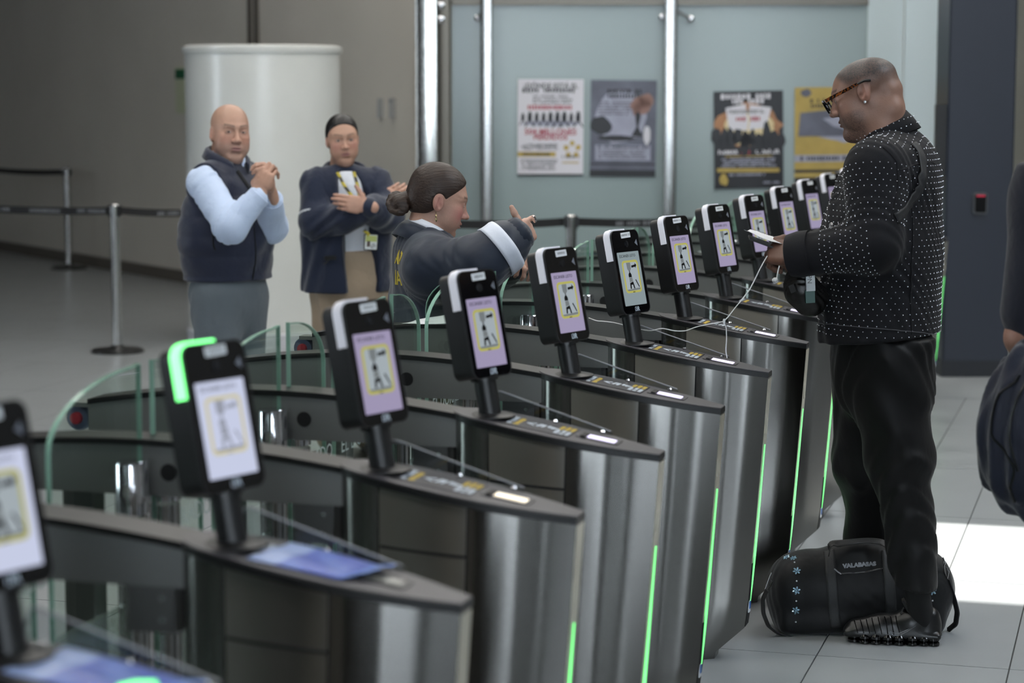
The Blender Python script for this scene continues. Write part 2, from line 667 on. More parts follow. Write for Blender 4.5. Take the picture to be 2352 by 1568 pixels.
# things fixed to the grey wall
c, R, s = wall_box(424, 207, 0.30, 0.42, 0.02)
sg = thing('evacuation_sign', 'cream notice with a green header beside the white column', 'sign', (0, 0, 0), TH)
MB().box(c, s, R).build('board', mat('sign_cream', (186, 190, 160), 0.6), sg)
c2, R, s2 = wall_box(424, 170, 0.30, 0.085, 0.004, 0.021)
MB().box(c2, s2, R).build('header', mat('sign_green', (30, 92, 60), 0.6), sg)
for k, px in enumerate((878, 905)):
    c, R, s = wall_box(px, 248, 0.06, 0.15, 0.03)
    sw = thing('wall_switch', ('plain grey wall switch box on the grey wall' if k == 0 else 'wall switch box with a round dial on the grey wall'), 'switch', (0, 0, 0), TH)
    MB().box(c, s, R).build('case', mat('switch_grey', (168, 168, 166), 0.5), sw)
    if k == 1:
        c, R, s = wall_box(px, 232, 0.02, 0.02, 0.006, 0.03)
        MB().box(c, s, R).build('dial', mat('dial_grey', (110, 110, 112), 0.5), sw)

# unseen light panels added under the ceiling to brighten the hall
M_lamp = mat('added_light_glow', (255, 252, 245), 0.5, emit=(255, 252, 246), estr=LAMP)
lamp0 = None
for (x, y) in [(x, y) for x in (-5.6, -2.6, 0.4, 3.4) for y in (8.6, 11.4, 14.2)] + [(-5.6, 5.8), (-2.6, 5.8), (-4.6, 3.0), (-2.4, 3.0), (-4.4, 16.8)]:
    if lamp0 is None:
        lamp0 = thing('added_light', 'square white light panel added unseen under the hall ceiling', 'ceiling light', (x, y, CZ - 0.06), 0, 'added light panels')
        MB().box((0, 0, 0.03), (1.3, 1.3, 0.06)).build('frame', M_frame, lamp0)
        MB().box((0, 0, -0.005), (1.2, 1.2, 0.01)).build('glow_panel', M_lamp, lamp0)
    else:
        o = copy_tree(lamp0)
        o.location = (x, y, CZ - 0.06)
# ------------------------------------------------------------------ posters on the partition
def poster(px0, py0, px1, py1, label, builder, tilt=0.0):
    d = PD - 0.012
    za, zb = zz(py1, d), zz(py0, d)
    w, h = rr(px1, d, (za + zb) / 2) - rr(px0, d, (za + zb) / 2), zb - za
    o = thing('poster', label, 'poster', tuple(hall(rr((px0 + px1) / 2, d, (za + zb) / 2), d, (za + zb) / 2)), TH)
    o.rotation_euler = (math.pi / 2, tilt, TH)
    builder(o, w, h)
    return o


def pr(o, name, m, polys, z=0.0012, t=0.0006):
    mb = MB()
    for p in polys:
        mb.prism(p, z, z + t)
    return mb.build(name, m, o)


def blob(cx, cy, rx, ry, n=14, rnd=None, j=0.15):
    rnd = rnd or random
    return [(cx + rx * math.cos(2 * math.pi * k / n) * rnd.uniform(1 - j, 1 + j), cy + ry * math.sin(2 * math.pi * k / n) * rnd.uniform(1 - j, 1 + j)) for k in range(n)]


def lines(o, name, m, x0, x1, ys, h, seed, z=0.0016):
    rnd = random.Random(seed)
    mb = MB()
    for y in ys:
        a = x0 + rnd.uniform(0, 0.05) * (x1 - x0)
        dashes(mb, a, x1 - rnd.uniform(0, 0.1) * (x1 - x0), y, h, 0.0006, rnd, 0.9)
    mb.v = [(v[0], v[1], v[2] + z) for v in mb.v]
    q = mb.build(name, m, o)
    q['kind'] = 'stuff'
    return q


M_pw = mat('poster_white', (214, 212, 218), 0.35)
M_pk = mat('poster_black', (26, 26, 30), 0.35)
M_pg = mat('poster_grey', (92, 94, 108), 0.35, var=0.35, vscale=5)
M_pl = mat('poster_pale', (158, 160, 178), 0.4, var=0.15, vscale=6)
M_pr = mat('poster_red', (160, 42, 58), 0.4)
M_py = mat('poster_yellow', (178, 154, 78), 0.4, var=0.12, vscale=8)
M_po = mat('poster_orange', (168, 120, 82), 0.4, var=0.3, vscale=9)
M_pt = mat('poster_text_grey', (84, 84, 92), 0.5)
M_skin_p = mat('poster_skin', (150, 116, 106), 0.5)


def T(o, s, size, m, x, y, bold=0.0, z=0.0018):
    return text_obj(s, size, m, o, Matrix.Translation((x, y, z)), depth=0.0003, bold=bold)


def poster_a(o, w, h):
    MB().box((0, 0, 0), (w, h, 0.002)).build('sheet', M_pw, o)
    T(o, '¿DÓNDE ESTÁ EL', 0.05, M_pk, 0, h * 0.43, 0.001)
    lines(o, 'small_print', M_pk, -w * .44, w * .46, [h * 0.385], 0.036, 1)
    lines(o, 'small_print', M_pt, -w * .3, w * .34, [h * .325, h * .29, h * .258], 0.016, 2)
    lines(o, 'red_line', M_pr, -w * .36, w * .36, [h * .21], 0.034, 3)
    rnd = random.Random(4)
    pl = []
    for k in range(9):
        cx = -w * .42 + k * w * .105
        cy = h * .095
        s = rnd.uniform(.8, 1.25)
        pl.append(blob(cx, cy + .03 * s, .012 * s, .012 * s, 8, rnd))
        pl.append([(cx - .016 * s, cy + .02 * s), (cx + .014 * s, cy + .022 * s), (cx + .012 * s, cy - .02 * s), (cx - .014 * s, cy - .018 * s)])
        pl.append([(cx - .012 * s, cy - .018 * s), (cx - .004 * s, cy - .018 * s), (cx - .026 * s, cy - .055 * s), (cx - .032 * s, cy - .05 * s)])
        pl.append([(cx + .004 * s, cy - .018 * s), (cx + .012 * s, cy - .018 * s), (cx + .03 * s, cy - .045 * s), (cx + .024 * s, cy - .052 * s)])
    pr(o, 'running_figures', M_pk, pl)
    pr(o, 'ground_shadow', M_pl, [blob(0, h * .045, w * .45, h * .03, 20, rnd)], 0.001)
    T(o, '504 MILLONES', 0.058, M_pr, 0, -h * .045, 0.0015)
    T(o, 'PERDIDOS', 0.052, M_pr, 0, -h * .10, 0.0015)
    lines(o, 'small_print', M_pt, -w * .46, w * .16, [-h * .175, -h * .195, -h * .22], 0.014, 5)
    pr(o, 'yellow_bar', M_py, [[(-w * .5, -h * .30), (w * .08, -h * .30), (w * .08, -h * .25), (-w * .5, -h * .25)]])
    lines(o, 'small_print', M_pk, -w * .44, w * .04, [-h * .275], 0.022, 6, 0.002)
    lines(o, 'small_print', M_pt, -w * .46, w * .12, [-h * (.335 + .024 * k) for k in range(5)], 0.013, 7)
    star = []
    for k in range(5):
        a = math.radians(90 + 72 * k)
        star.append(blob(w * .33 + .045 * math.cos(a), -h * .225 + .045 * math.sin(a), .02, .02, 8))
    pr(o, 'emblem', M_py, star)
    lines(o, 'small_print', M_pk, w * .17, w * .47, [-h * .30], 0.022, 8)
    lines(o, 'small_print', M_py, w * .17, w * .46, [-h * .36], 0.018, 9)
    pr(o, 'bottom_bar', M_pk, [[(-w * .5, -h * .5), (w * .5, -h * .5), (w * .5, -h * .478), (-w * .5, -h * .478)]])


def poster_b(o, w, h):
    MB().box((0, 0, 0), (w, h, 0.002)).build('sheet', M_pg, o)
    rnd = random.Random(12)
    pr(o, 'pale_sky', M_pl, [blob(-.02, h * .12, w * .40, h * .27, 20, rnd, .08)], 0.001)
    pr(o, 'pale_text_panel', M_pl, [[(-w * .42, -h * .33), (w * .42, -h * .33), (w * .42, -h * .17), (-w * .42, -h * .17)]], 0.001)
    lines(o, 'heading', M_pk, -w * .26, w * .3, [h * .385, h * .335], 0.034, 13)
    lines(o, 'small_print', M_pt, -w * .40, w * .16, [h * (.27 - .03 * k) for k in range(5)], 0.014, 14)
    pr(o, 'hand', M_skin_p, [blob(w * .26, h * .235, .075, .06, 12, rnd), blob(w * .2, h * .19, .03, .05, 10, rnd), blob(w * .34, h * .29, .06, .05, 10, rnd)], 0.0016)
    pr(o, 'chess_piece', M_pk, [blob(w * .22, h * .13, .02, .03, 10, rnd), [(w * .18, h * .11), (w * .26, h * .11), (w * .23, h * .02), (w * .3, -h * .08), (w * .12, -h * .08), (w * .2, h * .02)]], 0.0018)
    pr(o, 'dark_mass', M_pk, [blob(-w * .34, h * .03, w * .16, h * .09, 14, rnd), blob(-w * .1, -h * .1, w * .3, h * .03, 14, rnd)], 0.0016)
    pr(o, 'white_piece', M_pw, [blob(w * .36, -h * .06, .025, .07, 12, rnd)], 0.0017)
    lines(o, 'small_print', M_pk, -w * .42, w * .4, [-h * .19], 0.02, 15)
    lines(o, 'small_print', M_pt, -w * .4, w * .38, [-h * (.23 + .024 * k) for k in range(4)], 0.013, 16)
    pr(o, 'dark_foot', M_pk, [[(-w * .5, -h * .5), (w * .5, -h * .5), (w * .5, -h * .43), (-w * .5, -h * .43)], [(-w * .5, -h * .375), (w * .5, -h * .375), (w * .5, -h * .36), (-w * .5, -h * .36)]], 0.0014)


def poster_c(o, w, h):
    MB().box((0, 0, 0), (w, h, 0.002)).build('sheet', M_pk, o)
    rnd = random.Random(22)
    lines(o, 'heading', M_pw, -w * .44, w * .42, [h * .445], 0.042, 23)
    lines(o, 'heading', M_pw, -w * .3, w * .28, [h * .395], 0.038, 24)
    pr(o, 'fire_glow', M_po, [blob(0, h * .15, w * .46, h * .22, 26, rnd, .1)], 0.001)
    pr(o, 'bright_glow', mat('poster_glow', (214, 196, 150), 0.4), [blob(0, h * .12, w * .38, h * .17, 22, rnd, .12)], 0.0013)
    pr(o, 'torn_page', M_pw, [[(-w * .33, h * .33), (-w * .04, h * .37), (-w * .02, h * .25), (0, h * .2), (-w * .02, h * .1), (-w * .28, h * .1)],
                              [(w * .02, h * .36), (w * .33, h * .33), (w * .26, h * .12), (0, h * .1), (w * .02, h * .2), (0, h * .26)]], 0.0016)
    lines(o, 'small_print', M_pt, -w * .3, w * .26, [h * .3, h * .28], 0.014, 25, 0.0026)
    lines(o, 'red_stamp', M_pr, -w * .2, w * .24, [h * .215], 0.034, 26, 0.0026)
    pl = [blob(-w * .03, h * .04, .018, .026, 10, rnd), blob(-w * .03, -h * .01, .05, .04, 12, rnd)]
    for k in range(10):
        cx = -w * .46 + k * w * .103
        pl.append(blob(cx, -h * .02 + rnd.uniform(-.01, .05), .035, rnd.uniform(.05, .1), 9, rnd, .3))
    pr(o, 'crowd', M_pk, pl, 0.002)
    T(o, 'FIRMAR', 0.042, M_pw, -w * .30, -h * .125, 0.0012)
    lines(o, 'red_line', M_pr, -w * .12, w * .06, [-h * .125], 0.042, 27)
    T(o, 'CUMPLIR', 0.042, M_pw, w * .27, -h * .125, 0.0012)
    pr(o, 'yellow_rule', M_py, [[(-w * .34, -h * .172), (w * .34, -h * .172), (w * .34, -h * .162), (-w * .34, -h * .162)],
                                [(-w * .46, -h * .325), (w * .44, -h * .335), (w * .44, -h * .295), (-w * .46, -h * .285)]])
    lines(o, 'small_print', M_pl, -w * .40, w * .40, [-h * (.195 + .024 * k) for k in range(4)], 0.014, 28)
    lines(o, 'small_print', M_pl, -w * .3, w * .26, [-h * .355], 0.018, 29)
    pr(o, 'emblem', M_py, [blob(-w * .36, -h * .41, .035, .04, 10, rnd, .3)])
    lines(o, 'small_print', M_pl, w * .2, w * .46, [-h * .44], 0.016, 30)


def poster_d(o, w, h):
    MB().box((0, 0, 0), (w, h, 0.002)).build('sheet', M_py, o)
    rnd = random.Random(32)
    pr(o, 'pale_patch', M_pl, [blob(w * .1, h * .1, w * .4, h * .16, 20, rnd)], 0.001)
    lines(o, 'heading', M_pk, -w * .3, w * .4, [h * .36, h * .31], 0.03, 33)
    pr(o, 'dark_vehicle', M_pg, [[(-w * .42, h * .24), (w * .0, h * .27), (w * .1, h * .2), (-w * .1, h * .18), (w * .06, h * .1), (w * .4, h * .04), (w * .45, h * .0), (-w * .45, h * .0)]], 0.0016)
    pr(o, 'emblem', M_pg, [blob(-w * .34, h * .44, .04, .03, 10, rnd)])
    pr(o, 'pale_band', M_pl, [[(-w * .5, -h * .26), (w * .5, -h * .26), (w * .5, -h * .19), (-w * .5, -h * .19)]])
    lines(o, 'small_print', M_pk, -w * .44, w * .42, [-h * .225], 0.03, 34, 0.002)
    pr(o, 'dark_foot', M_pk, [[(-w * .5, -h * .5), (w * .5, -h * .5), (w * .5, -h * .42), (-w * .5, -h * .42)], [(-w * .5, -h * .37), (w * .5, -h * .37), (w * .5, -h * .34), (-w * .5, -h * .34)]], 0.0014)


poster(1189, 182, 1340, 404, 'white poster with running figures and red lettering on frosted glass', poster_a, 0.004)
poster(1356, 184, 1507, 406, 'grey-blue poster with a hand moving a chess piece on frosted glass', poster_b, 0.01)
poster(1640, 209, 1799, 433, 'black poster with a torn glowing page and crowd on frosted glass', poster_c, -0.02)
poster(1825, 200, 1985, 425, 'yellow poster with a dark vehicle on frosted glass', poster_d, -0.01)
for k, (px, py) in enumerate(((1362, 190), (1505, 163), (1799, 200))):
    pass

# ------------------------------------------------------------------ belt barriers
M_base = mat('stanchion_base', (60, 60, 60), 0.35, 0.6)
M_belt = mat('black_belt', (24, 24, 26), 0.7)
M_print = mat('belt_print', (120, 122, 126), 0.6)


def stanchion(px, py_base, label, d=None, h=1.0, py_top=None):
    if d is None:
        t = (784 - py_base) / FPX
        d = -HC * (CP + t * SP) / (t * CP - SP)
    p = hall(rr(px, d, 0), d, 0)
    o = thing('belt_stanchion', label, 'stanchion', tuple(p), TH, 'belt barrier posts')
    MB().lathe([(0.18, 0), (0.18, 0.012), (0.165, 0.022), (0.05, 0.035), (0.035, 0.05)], 36).build('base', M_base, o, True)
    MB().lathe([(0.033, 0.03), (0.033, h - 0.10)], 20).build('pole', M_post, o, True)
    MB().lathe([(0.036, h - 0.10), (0.037, h - 0.01), (0.03, h)], 20).build('head', M_post, o, True)
    MB().box((0, 0, h - 0.045), (0.088, 0.06, 0.07)).build('belt_cassette', M_trim, o)
    return o, d, rr(px, d, 0)


def belt(a, b, za, zb, label, sag=0.02, n=14, prints=()):
    o = thing('barrier_belt', label, 'barrier belt', (0, 0, 0), TH, 'black barrier belts')
    mb = MB()
    P = []
    for k in range(n + 1):
        t = k / n
        r = a[0] + (b[0] - a[0]) * t
        d = a[1] + (b[1] - a[1]) * t
        z = za + (zb - za) * t - sag * 4 * t * (1 - t)
        P += [(r, d - .001, z - .025), (r, d - .001, z + .025), (r, d + .001, z + .025), (r, d + .001, z - .025)]
    F = []
    for k in range(n):
        i = 4 * k
        for (u, v) in ((0, 1), (1, 2), (2, 3), (3, 0)):
            F.append((i + u, i + v, i + 4 + v, i + 4 + u))
    mb.add(P, F)
    mb.build('webbing', M_belt, o)
    rnd = random.Random(5)
    L = math.hypot(b[0] - a[0], b[1] - a[1])
    ang = math.atan2(b[1] - a[1], b[0] - a[0])
    for t in prints:
        z = za + (zb - za) * t - sag * 4 * t * (1 - t)
        m2 = MB()
        dashes(m2, -0.13, 0.13, 0, 0.026, 0.0008, rnd, 0.9)
        q = m2.build('belt_lettering', M_print, o)
        q['kind'] = 'stuff'
        q.matrix_local = Matrix.Translation((a[0] + (b[0] - a[0]) * t, a[1] + (b[1] - a[1]) * t - 0.0022, z)) @ Matrix.Rotation(ang, 4, 'Z') @ Matrix.Rotation(math.pi / 2, 4, 'X')
    return o


s1, d1, q1 = stanchion(270, 808, 'steel belt post standing left of the white column')
s2, d2, q2 = stanchion(159, 617, 'steel belt post standing close to the grey wall')
s3, d3, q3 = stanchion(1311, 0, 'steel belt post standing before the frosted glass partition', d=13.4)
r4 = rr(2, 15.2)
s4, d4, q4 = stanchion(-130, 0, 'steel belt post beyond the left edge of the queue', d=15.3)
s5, d5, q5 = stanchion(1010, 0, 'steel belt post behind the woman with the hair bun', d=13.2)
s6, d6, q6 = stanchion(1760, 0, 'steel belt post behind the far face scanners', d=13.9)
s7, d7, q7 = stanchion(-50, 0, 'steel belt post in the far left corner by the grey wall', d=22.6)
zb_ = 0.955
belt((q4 + .045, d4), (q1 - .045, d1), zb_, zb_, 'black belt from the left edge to the nearer post', 0.015, prints=(0.32, 0.62, 0.9))
belt((q1 + .045, d1), (rr(452, 14.98), 14.98), zb_, zb_ - 0.03, 'black belt from the nearer post to the white column', 0.01, prints=(0.7,))
belt((q7 + .045, d7), (q2 - .045, d2), zb_, zb_, 'black belt along the grey wall', 0.02)
belt((q5 + .045, d5), (q3 - .045, d3), zb_, zb_, 'black belt left of the post before the frosted glass', 0.01, prints=(0.55,))
belt((q3 + .045, d3), (q6 - .045, d6), zb_, zb_, 'black belt right of the post before the frosted glass', 0.02, prints=(0.3,))
# ------------------------------------------------------------------ access gates
GX, GS, GY0 = -1.6, 0.7838, 2.6743
_u = [-0.96, -0.82, -0.70, -0.50, -0.39, -0.26, -0.18, -0.02, 0.095, 0.30, 0.52]
_z = [0.986, 1.007, 1.018, 1.026, 1.027, 1.022, 1.013, 0.992, 0.976, 0.945, 0.906]
_pf = np.polyfit(_u, _z, 4)


def zt(u):
    return float(np.polyval(_pf, u))


def dzt(u):
    return (zt(u + .005) - zt(u - .005)) / .01


_wu = [0.0, 0.008, 0.02, 0.04, 0.07, 0.11, 0.16, 0.22, 0.28, 0.34, 0.40, 0.46, 0.52]
_ww = [0.0, 0.030, 0.048, 0.064, 0.078, 0.088, 0.095, 0.098, 0.096, 0.088, 0.074, 0.055, 0.031]


def wid(u):
    return float(np.interp(u, _wu, _ww))


def top_m(u, y=0.0, off=0.0):
    t = Vector((1, 0, dzt(u))).normalized()
    n = Vector((-t.z, 0, t.x))
    o = Vector((u, y, zt(u))) + n * off
    return frame_m(o, t, (0, 1, 0))


ZL = [(0.0, 0.362), (0.022, 0.366), (0.105, 0.455), (0.19, 0.466), (0.45, 0.487), (0.70, 0.506), (None, 0.519)]   # height, nose reach


def tipu(u, tip):
    return u if u < 0.12 else 0.12 + (u - 0.12) * (tip - 0.12) / (0.52 - 0.12)


def panel(us, sides, name, m, parent, inset=0.0, close=False, z_lo=0):
    """steel skin following the boat-shaped plan; sides -1 near, 1 far, 2 wraps the round end, 3 wraps the nose"""
    path = []
    if sides in (-1, 1):
        path = [(u, sides * max(wid(u) - inset, 0.0)) for u in us]
    elif sides == 2:
        path = [(u, -max(wid(u) - inset, 0)) for u in reversed(us)] + [(u, max(wid(u) - inset, 0)) for u in us[1:]]
    elif sides == 3:
        path = [(u, -max(wid(u) - inset, 0)) for u in us] + [(u, max(wid(u) - inset, 0)) for u in reversed(us)]
    V, F = [], []
    n = len(path)
    for (z, tip) in ZL[z_lo:]:
        for (u, y) in path:
            uu = tipu(u, tip)
            V.append((uu - (inset if u > .5 else 0), y, (zt(uu) - 0.0155) if z is None else z))
    for r in range(len(ZL) - z_lo - 1):
        for k in range(n - 1):
            F.append((r * n + k, r * n + k + 1, (r + 1) * n + k + 1, (r + 1) * n + k))
        if close:
            F.append((r * n + n - 1, r * n, (r + 1) * n, (r + 1) * n + n - 1))
    if close:
        F.append(tuple(range(n - 1, -1, -1)))
        F.append(tuple(r for r in range((len(ZL) - z_lo - 1) * n, (len(ZL) - z_lo) * n)))
    return mesh_obj(name, V, F, m, parent, True, sharp=40)


def lin_u(a, b, n):
    return [a + (b - a) * k / n for k in range(n + 1)]


def strip_top(us, extra, thick, name, m, parent, half=None, top_off=0.0):
    """a plate following the arched top line"""
    V, F = [], []
    hw = half or (lambda u: wid(u) + extra)
    for u in us:
        w = hw(u)
        z = zt(u) + top_off
        V += [(u, -w, z), (u, w, z), (u, w, z - thick), (u, -w, z - thick)]
    n = len(us)
    for k in range(n - 1):
        i, j = 4 * k, 4 * k + 4
        for a, b in ((0, 1), (1, 2), (2, 3), (3, 0)):
            F.append((i + a, j + a, j + b, i + b))
    F += [(0, 1, 2, 3), (4 * n - 1, 4 * n - 2, 4 * n - 3, 4 * n - 4)]
    return mesh_obj(name, V, F, m, parent, True, sharp=40)


M_led = mat('green_led', (90, 230, 110), 0.3, emit=(120, 255, 140), estr=1.5)
M_read = mat('violet_reader', (225, 215, 250), 0.3, emit=(232, 224, 255), estr=1.1)
M_readw = mat('warm_reader', (250, 240, 220), 0.3, emit=(255, 240, 214), estr=1.0)
M_reado = mat('unlit_reader', (104, 104, 98), 0.25)
M_lab = mat('dark_label', (30, 30, 38), 0.35)
M_laby = mat('label_yellow', (196, 168, 60), 0.5)
M_labw = mat('label_white', (196, 206, 216), 0.5)
M_stick = mat('white_sticker', (225, 228, 230), 0.5)
M_blue = mat('sticker_blue', (60, 110, 180), 0.5)
M_red = mat('red_button', (150, 40, 50), 0.4)
M_estop = mat('button_collar', (92, 104, 128), 0.3, 0.4)
US_C = [0.0, 0.004, 0.008, 0.014, 0.02, 0.03, 0.04, 0.055, 0.07, 0.09, 0.11, 0.135, 0.16, 0.19, 0.22, 0.25, 0.28, 0.31, 0.34, 0.37, 0.40, 0.43, 0.46, 0.49, 0.52]


def make_gate():
    g = thing('access_gate', 'x', 'gate')
    panel(US_C, 3, 'inner_body', M_core, g, inset=0.004, close=True)
    panel([u for u in US_C if u <= 0.11] + [0.112], 2, 'round_end_panel', M_steel, g)
    ms = lin_u(0.115, 0.305, 8)
    for s in (-1, 1):
        panel(ms, s, 'side_panel', M_steel_side, g)
    panel(lin_u(0.309, 0.52, 16), 3, 'nose_panel', M_steel, g)
    strip_top(US_C, 0.004, 0.0145, 'top_trim', M_trim, g, top_off=-0.001)
    strip_top(US_C, -0.001, 0.002, 'top_plate', M_top, g, top_off=0.0015)
    # green light wedge and dark foot plate on the blunt nose
    def nose(z):
        zs = [a for a, _ in ZL[:-1]] + [zt(.519) - .0155]
        return float(np.interp(z, zs, [b for _, b in ZL]))
    for (nm, m, prof, off) in (('led_strip', M_led, [(0.17, 0.0008), (0.24, 0.007), (0.33, 0.014), (0.45, 0.0095), (0.58, 0.004), (0.68, 0.0006)], 0.004), ('nose_plate', mat('cream_plate', (206, 200, 182), 0.3, 0.3), [(0.31, 0.029), (0.45, 0.029), (0.70, 0.029), (0.886, 0.029)], 0.0015),
                               ('foot_plate', M_rubber, [(0.108, 0.028), (0.19, 0.028), (0.30, 0.022), (0.36, 0.003)], 0.002)):
        V, F = [], []
        for (z, h) in prof:
            V += [(nose(z) + off, -h, z), (nose(z) + off, h, z), (nose(z) - .003, h, z), (nose(z) - .003, -h, z)]
        for k in range(len(prof) - 1):
            i, j = 4 * k, 4 * k + 4
            for a, b in ((0, 1), (1, 2), (2, 3), (3, 0)):
                F.append((i + a, i + b, j + b, j + a))
        F += [(3, 2, 1, 0), tuple(len(V) - 4 + k for k in range(4))]
        mesh_obj(nm, V, F, m, g)
    st = MB().box((nose(.17) + .003, -0.012, 0.175), (0.003, 0.028, 0.045)).build('foot_sticker', M_stick, g)
    MB().box((nose(.17) + .0055, -0.012, 0.175), (0.002, 0.018, 0.022)).build('sticker_mark', M_blue, st)
    MB().box((nose(.74) + .002, -0.006, 0.74), (0.003, 0.03, 0.045)).build('nose_sticker', mat('beige_sticker', (200, 196, 180), 0.6), g)
    for (u, y) in ((0.02, 0), (0.30, -0.05), (0.30, 0.05)):
        pass
    MB().box((0.02, 0, 0.004), (0.05, 0.05, 0.008)).build('floor_pad', M_rubber, g)

    # card reader and printed label in the top
    rd = MB().prism(rrect(0.105, 0.062, 0.003, 2), 0, 0.0015).build('reader_frame', mat('reader_frame', (46, 45, 48), 0.4), g)
    rd.matrix_local = top_m(0.365, 0.0, 0.002)
    q = MB().prism(rrect(0.068, 0.034, 0.002, 2), 0.0016, 0.0035).build('reader_window', M_read, rd)
    q.location = (0.008, -0.004, 0)
    q2 = MB().box((-0.036, -0.004, 0.003), (0.012, 0.044, 0.004)).build('reader_slot', M_hole, rd)
    lb = MB().prism(rrect(0.172, 0.128, 0.002, 2), 0, 0.0010).build('printed_label', M_lab, g)
    lb.matrix_local = top_m(0.218, 0.0, 0.002)
    rnd = random.Random(3)
    for (m, x, a, b, h) in ((M_labw, -0.068, -0.048, 0.048, 0.013), (M_laby, -0.050, -0.048, 0.048, 0.013)):
        mb = MB()
        dashes(mb, a, b, 0, h, 0.0006, rnd, 0.95)
        o = mb.build('label_print', m, lb)
        o['kind'] = 'stuff'
        o.matrix_local = Matrix.Translation((x, 0, 0.0015)) @ Matrix.Rotation(math.radians(90), 4, 'Z')
    em = MB()
    em.prism([(-.035, .0), (-.012, .018), (-.012, .012), (-.026, .0), (-.012, -.012), (-.012, -.018)], .001, .0018)
    em.prism([(-.008, -.016), (-.002, -.016), (.004, .018), (-.002, .02)], .001, .0018).prism([(.004, -.016), (.01, -.016), (.014, .016), (.006, .018)], .001, .0018)
    for k in range(3):
        em.box((.022 + k * .008, .006 - k * .003, .0014), (.006, .022 - k * .006, .0008))
    em.prism([(.03, .012), (.05, .0), (.03, -.012), (.03, -.008), (.042, 0), (.03, .008)], .001, .0018)
    em.build('label_emblem', M_labw, lb)
    mb = MB()
    for k in range(3):
        dashes(mb, -0.052, -0.004, 0.016 - k * .014, 0.011, 0.0006, rnd, 0.95)
    o = mb.build('label_print', M_labw, lb)
    o['kind'] = 'stuff'
    o.matrix_local = Matrix.Translation((0.066, 0, 0.0015)) @ Matrix.Rotation(math.radians(90), 4, 'Z')
    mb = MB()
    for k in range(3):
        dashes(mb, 0.004, 0.052, 0.016 - k * .014, 0.011, 0.0006, rnd, 0.95)
    o = mb.build('label_print', M_laby, lb)
    o['kind'] = 'stuff'
    o.matrix_local = Matrix.Translation((0.066, 0, 0.0015)) @ Matrix.Rotation(math.radians(90), 4, 'Z')
    ar = MB().prism([(-.012, .0), (.0, .004), (.0, .0015), (.018, .0015), (.018, -.0015), (.0, -.0015), (.0, -.004)], 0, .0008).build('arrow_mark', mat('arrow_grey', (150, 150, 155), .5), g)
    ar.matrix_local = top_m(0.318, 0.004, 0.0022)
    # clear acrylic fin along the far edge
    fy = 0.082
    pts = [(0.066, zt(0.066) + .002), (0.08, zt(0.08) + 0.048), (0.095, zt(.095) + .050), (0.375, zt(0.375) + 0.009), (0.378, zt(0.378) + .002)]
    fin = MB().prism(pts, fy, fy + 0.004, 1).build('acrylic_fin', M_acryl, g)
    MB().tube([(p[0], fy + .002, p[1]) for p in pts[:4]], 0.0022, 6).build('fin_edge', M_acryl_edge, fin)
    for u in (0.235, 0.355):
        MB().lathe([(0.006, 0), (0.007, 0.004), (0.004, 0.008)], 10, (u, fy - .004, zt(u) + .002)).build('fin_bolt', M_chrome, g, True)

    # arched beam to the rear with its own trim
    ub = lin_u(-0.965, 0.03, 22)
    V, F = [], []
    hb = 0.046
    for u in ub:
        z = zt(u) - 0.0135
        V += [(u, -hb, z), (u, hb, z), (u, hb, 0.905), (u, -hb, 0.905)]
    n = len(ub)
    for k in range(n - 1):
        i, j = 4 * k, 4 * k + 4
        for a, b in ((0, 1), (1, 2), (2, 3), (3, 0)):
            F.append((i + a, j + a, j + b, i + b))
    F += [(0, 1, 2, 3), (4 * n - 1, 4 * n - 2, 4 * n - 3, 4 * n - 4)]
    beam = mesh_obj('beam', V, F, M_beam, g)
    strip_top(ub, 0, 0.0135, 'beam_trim', M_trim, g, half=lambda u: 0.05, top_off=-0.0005)
    MB().box((-0.60, 0, 0.4525), (0.07, 0.06, 0.905)).build('rear_post', mat('post_grey', (96, 97, 96), 0.4, 0.2), g)
    MB().box((-0.60, 0, 0.006), (0.12, 0.10, 0.012)).build('post_foot', M_steel, g)
    jb = MB().box((-0.052, 0, 0.862), (0.09, 0.06, 0.086)).build('junction_box', mat('box_grey', (92, 92, 90), 0.45, 0.1), g)
    for z in (0.842, 0.882):
        MB().lathe([(0.006, 0), (0.006, 0.003)], 12, (-0.03, -0.030, z), Matrix.Rotation(math.pi / 2, 3, 'X')).build('screw', M_chrome, jb)
    for s in (-1, 1):
        Rx = Matrix.Rotation(math.pi / 2, 3, 'X')
        MB().lathe([(0.019, 0), (0.019, 0.003)], 20, (-0.375, s * 0.0465 + .0015, 0.957), Rx).build('sensor_window', M_hole, g)
        pc = (-0.445, s * 0.079, 0)
        MB().lathe([(0.034, 0.0), (0.034, 0.865)], 28, pc).build('pivot_post', M_post, g, True)
        MB().lathe([(0.036, 0.872), (0.036, 0.980), (0.033, 0.985)], 28, pc).build('pivot_cap', M_chrome, g, True)
    # emergency button on a bracket at the rear end
    MB().box((-0.99, 0, 0.965), (0.06, 0.05, 0.012)).build('button_bracket', M_beam, g)
    eb = MB().lathe([(0.030, -0.02), (0.034, -0.012), (0.034, 0.012), (0.030, 0.02)], 24, (-1.01, -0.0, 0.93), Matrix.Rotation(math.pi / 2, 3, 'X')).build('emergency_button', M_estop, g, True)
    MB().lathe([(0.016, 0.0), (0.015, 0.012), (0.004, 0.014)], 18, (-1.01, -0.02, 0.93), Matrix.Rotation(math.pi / 2, 3, 'X')).build('button_head', M_red, eb, True)

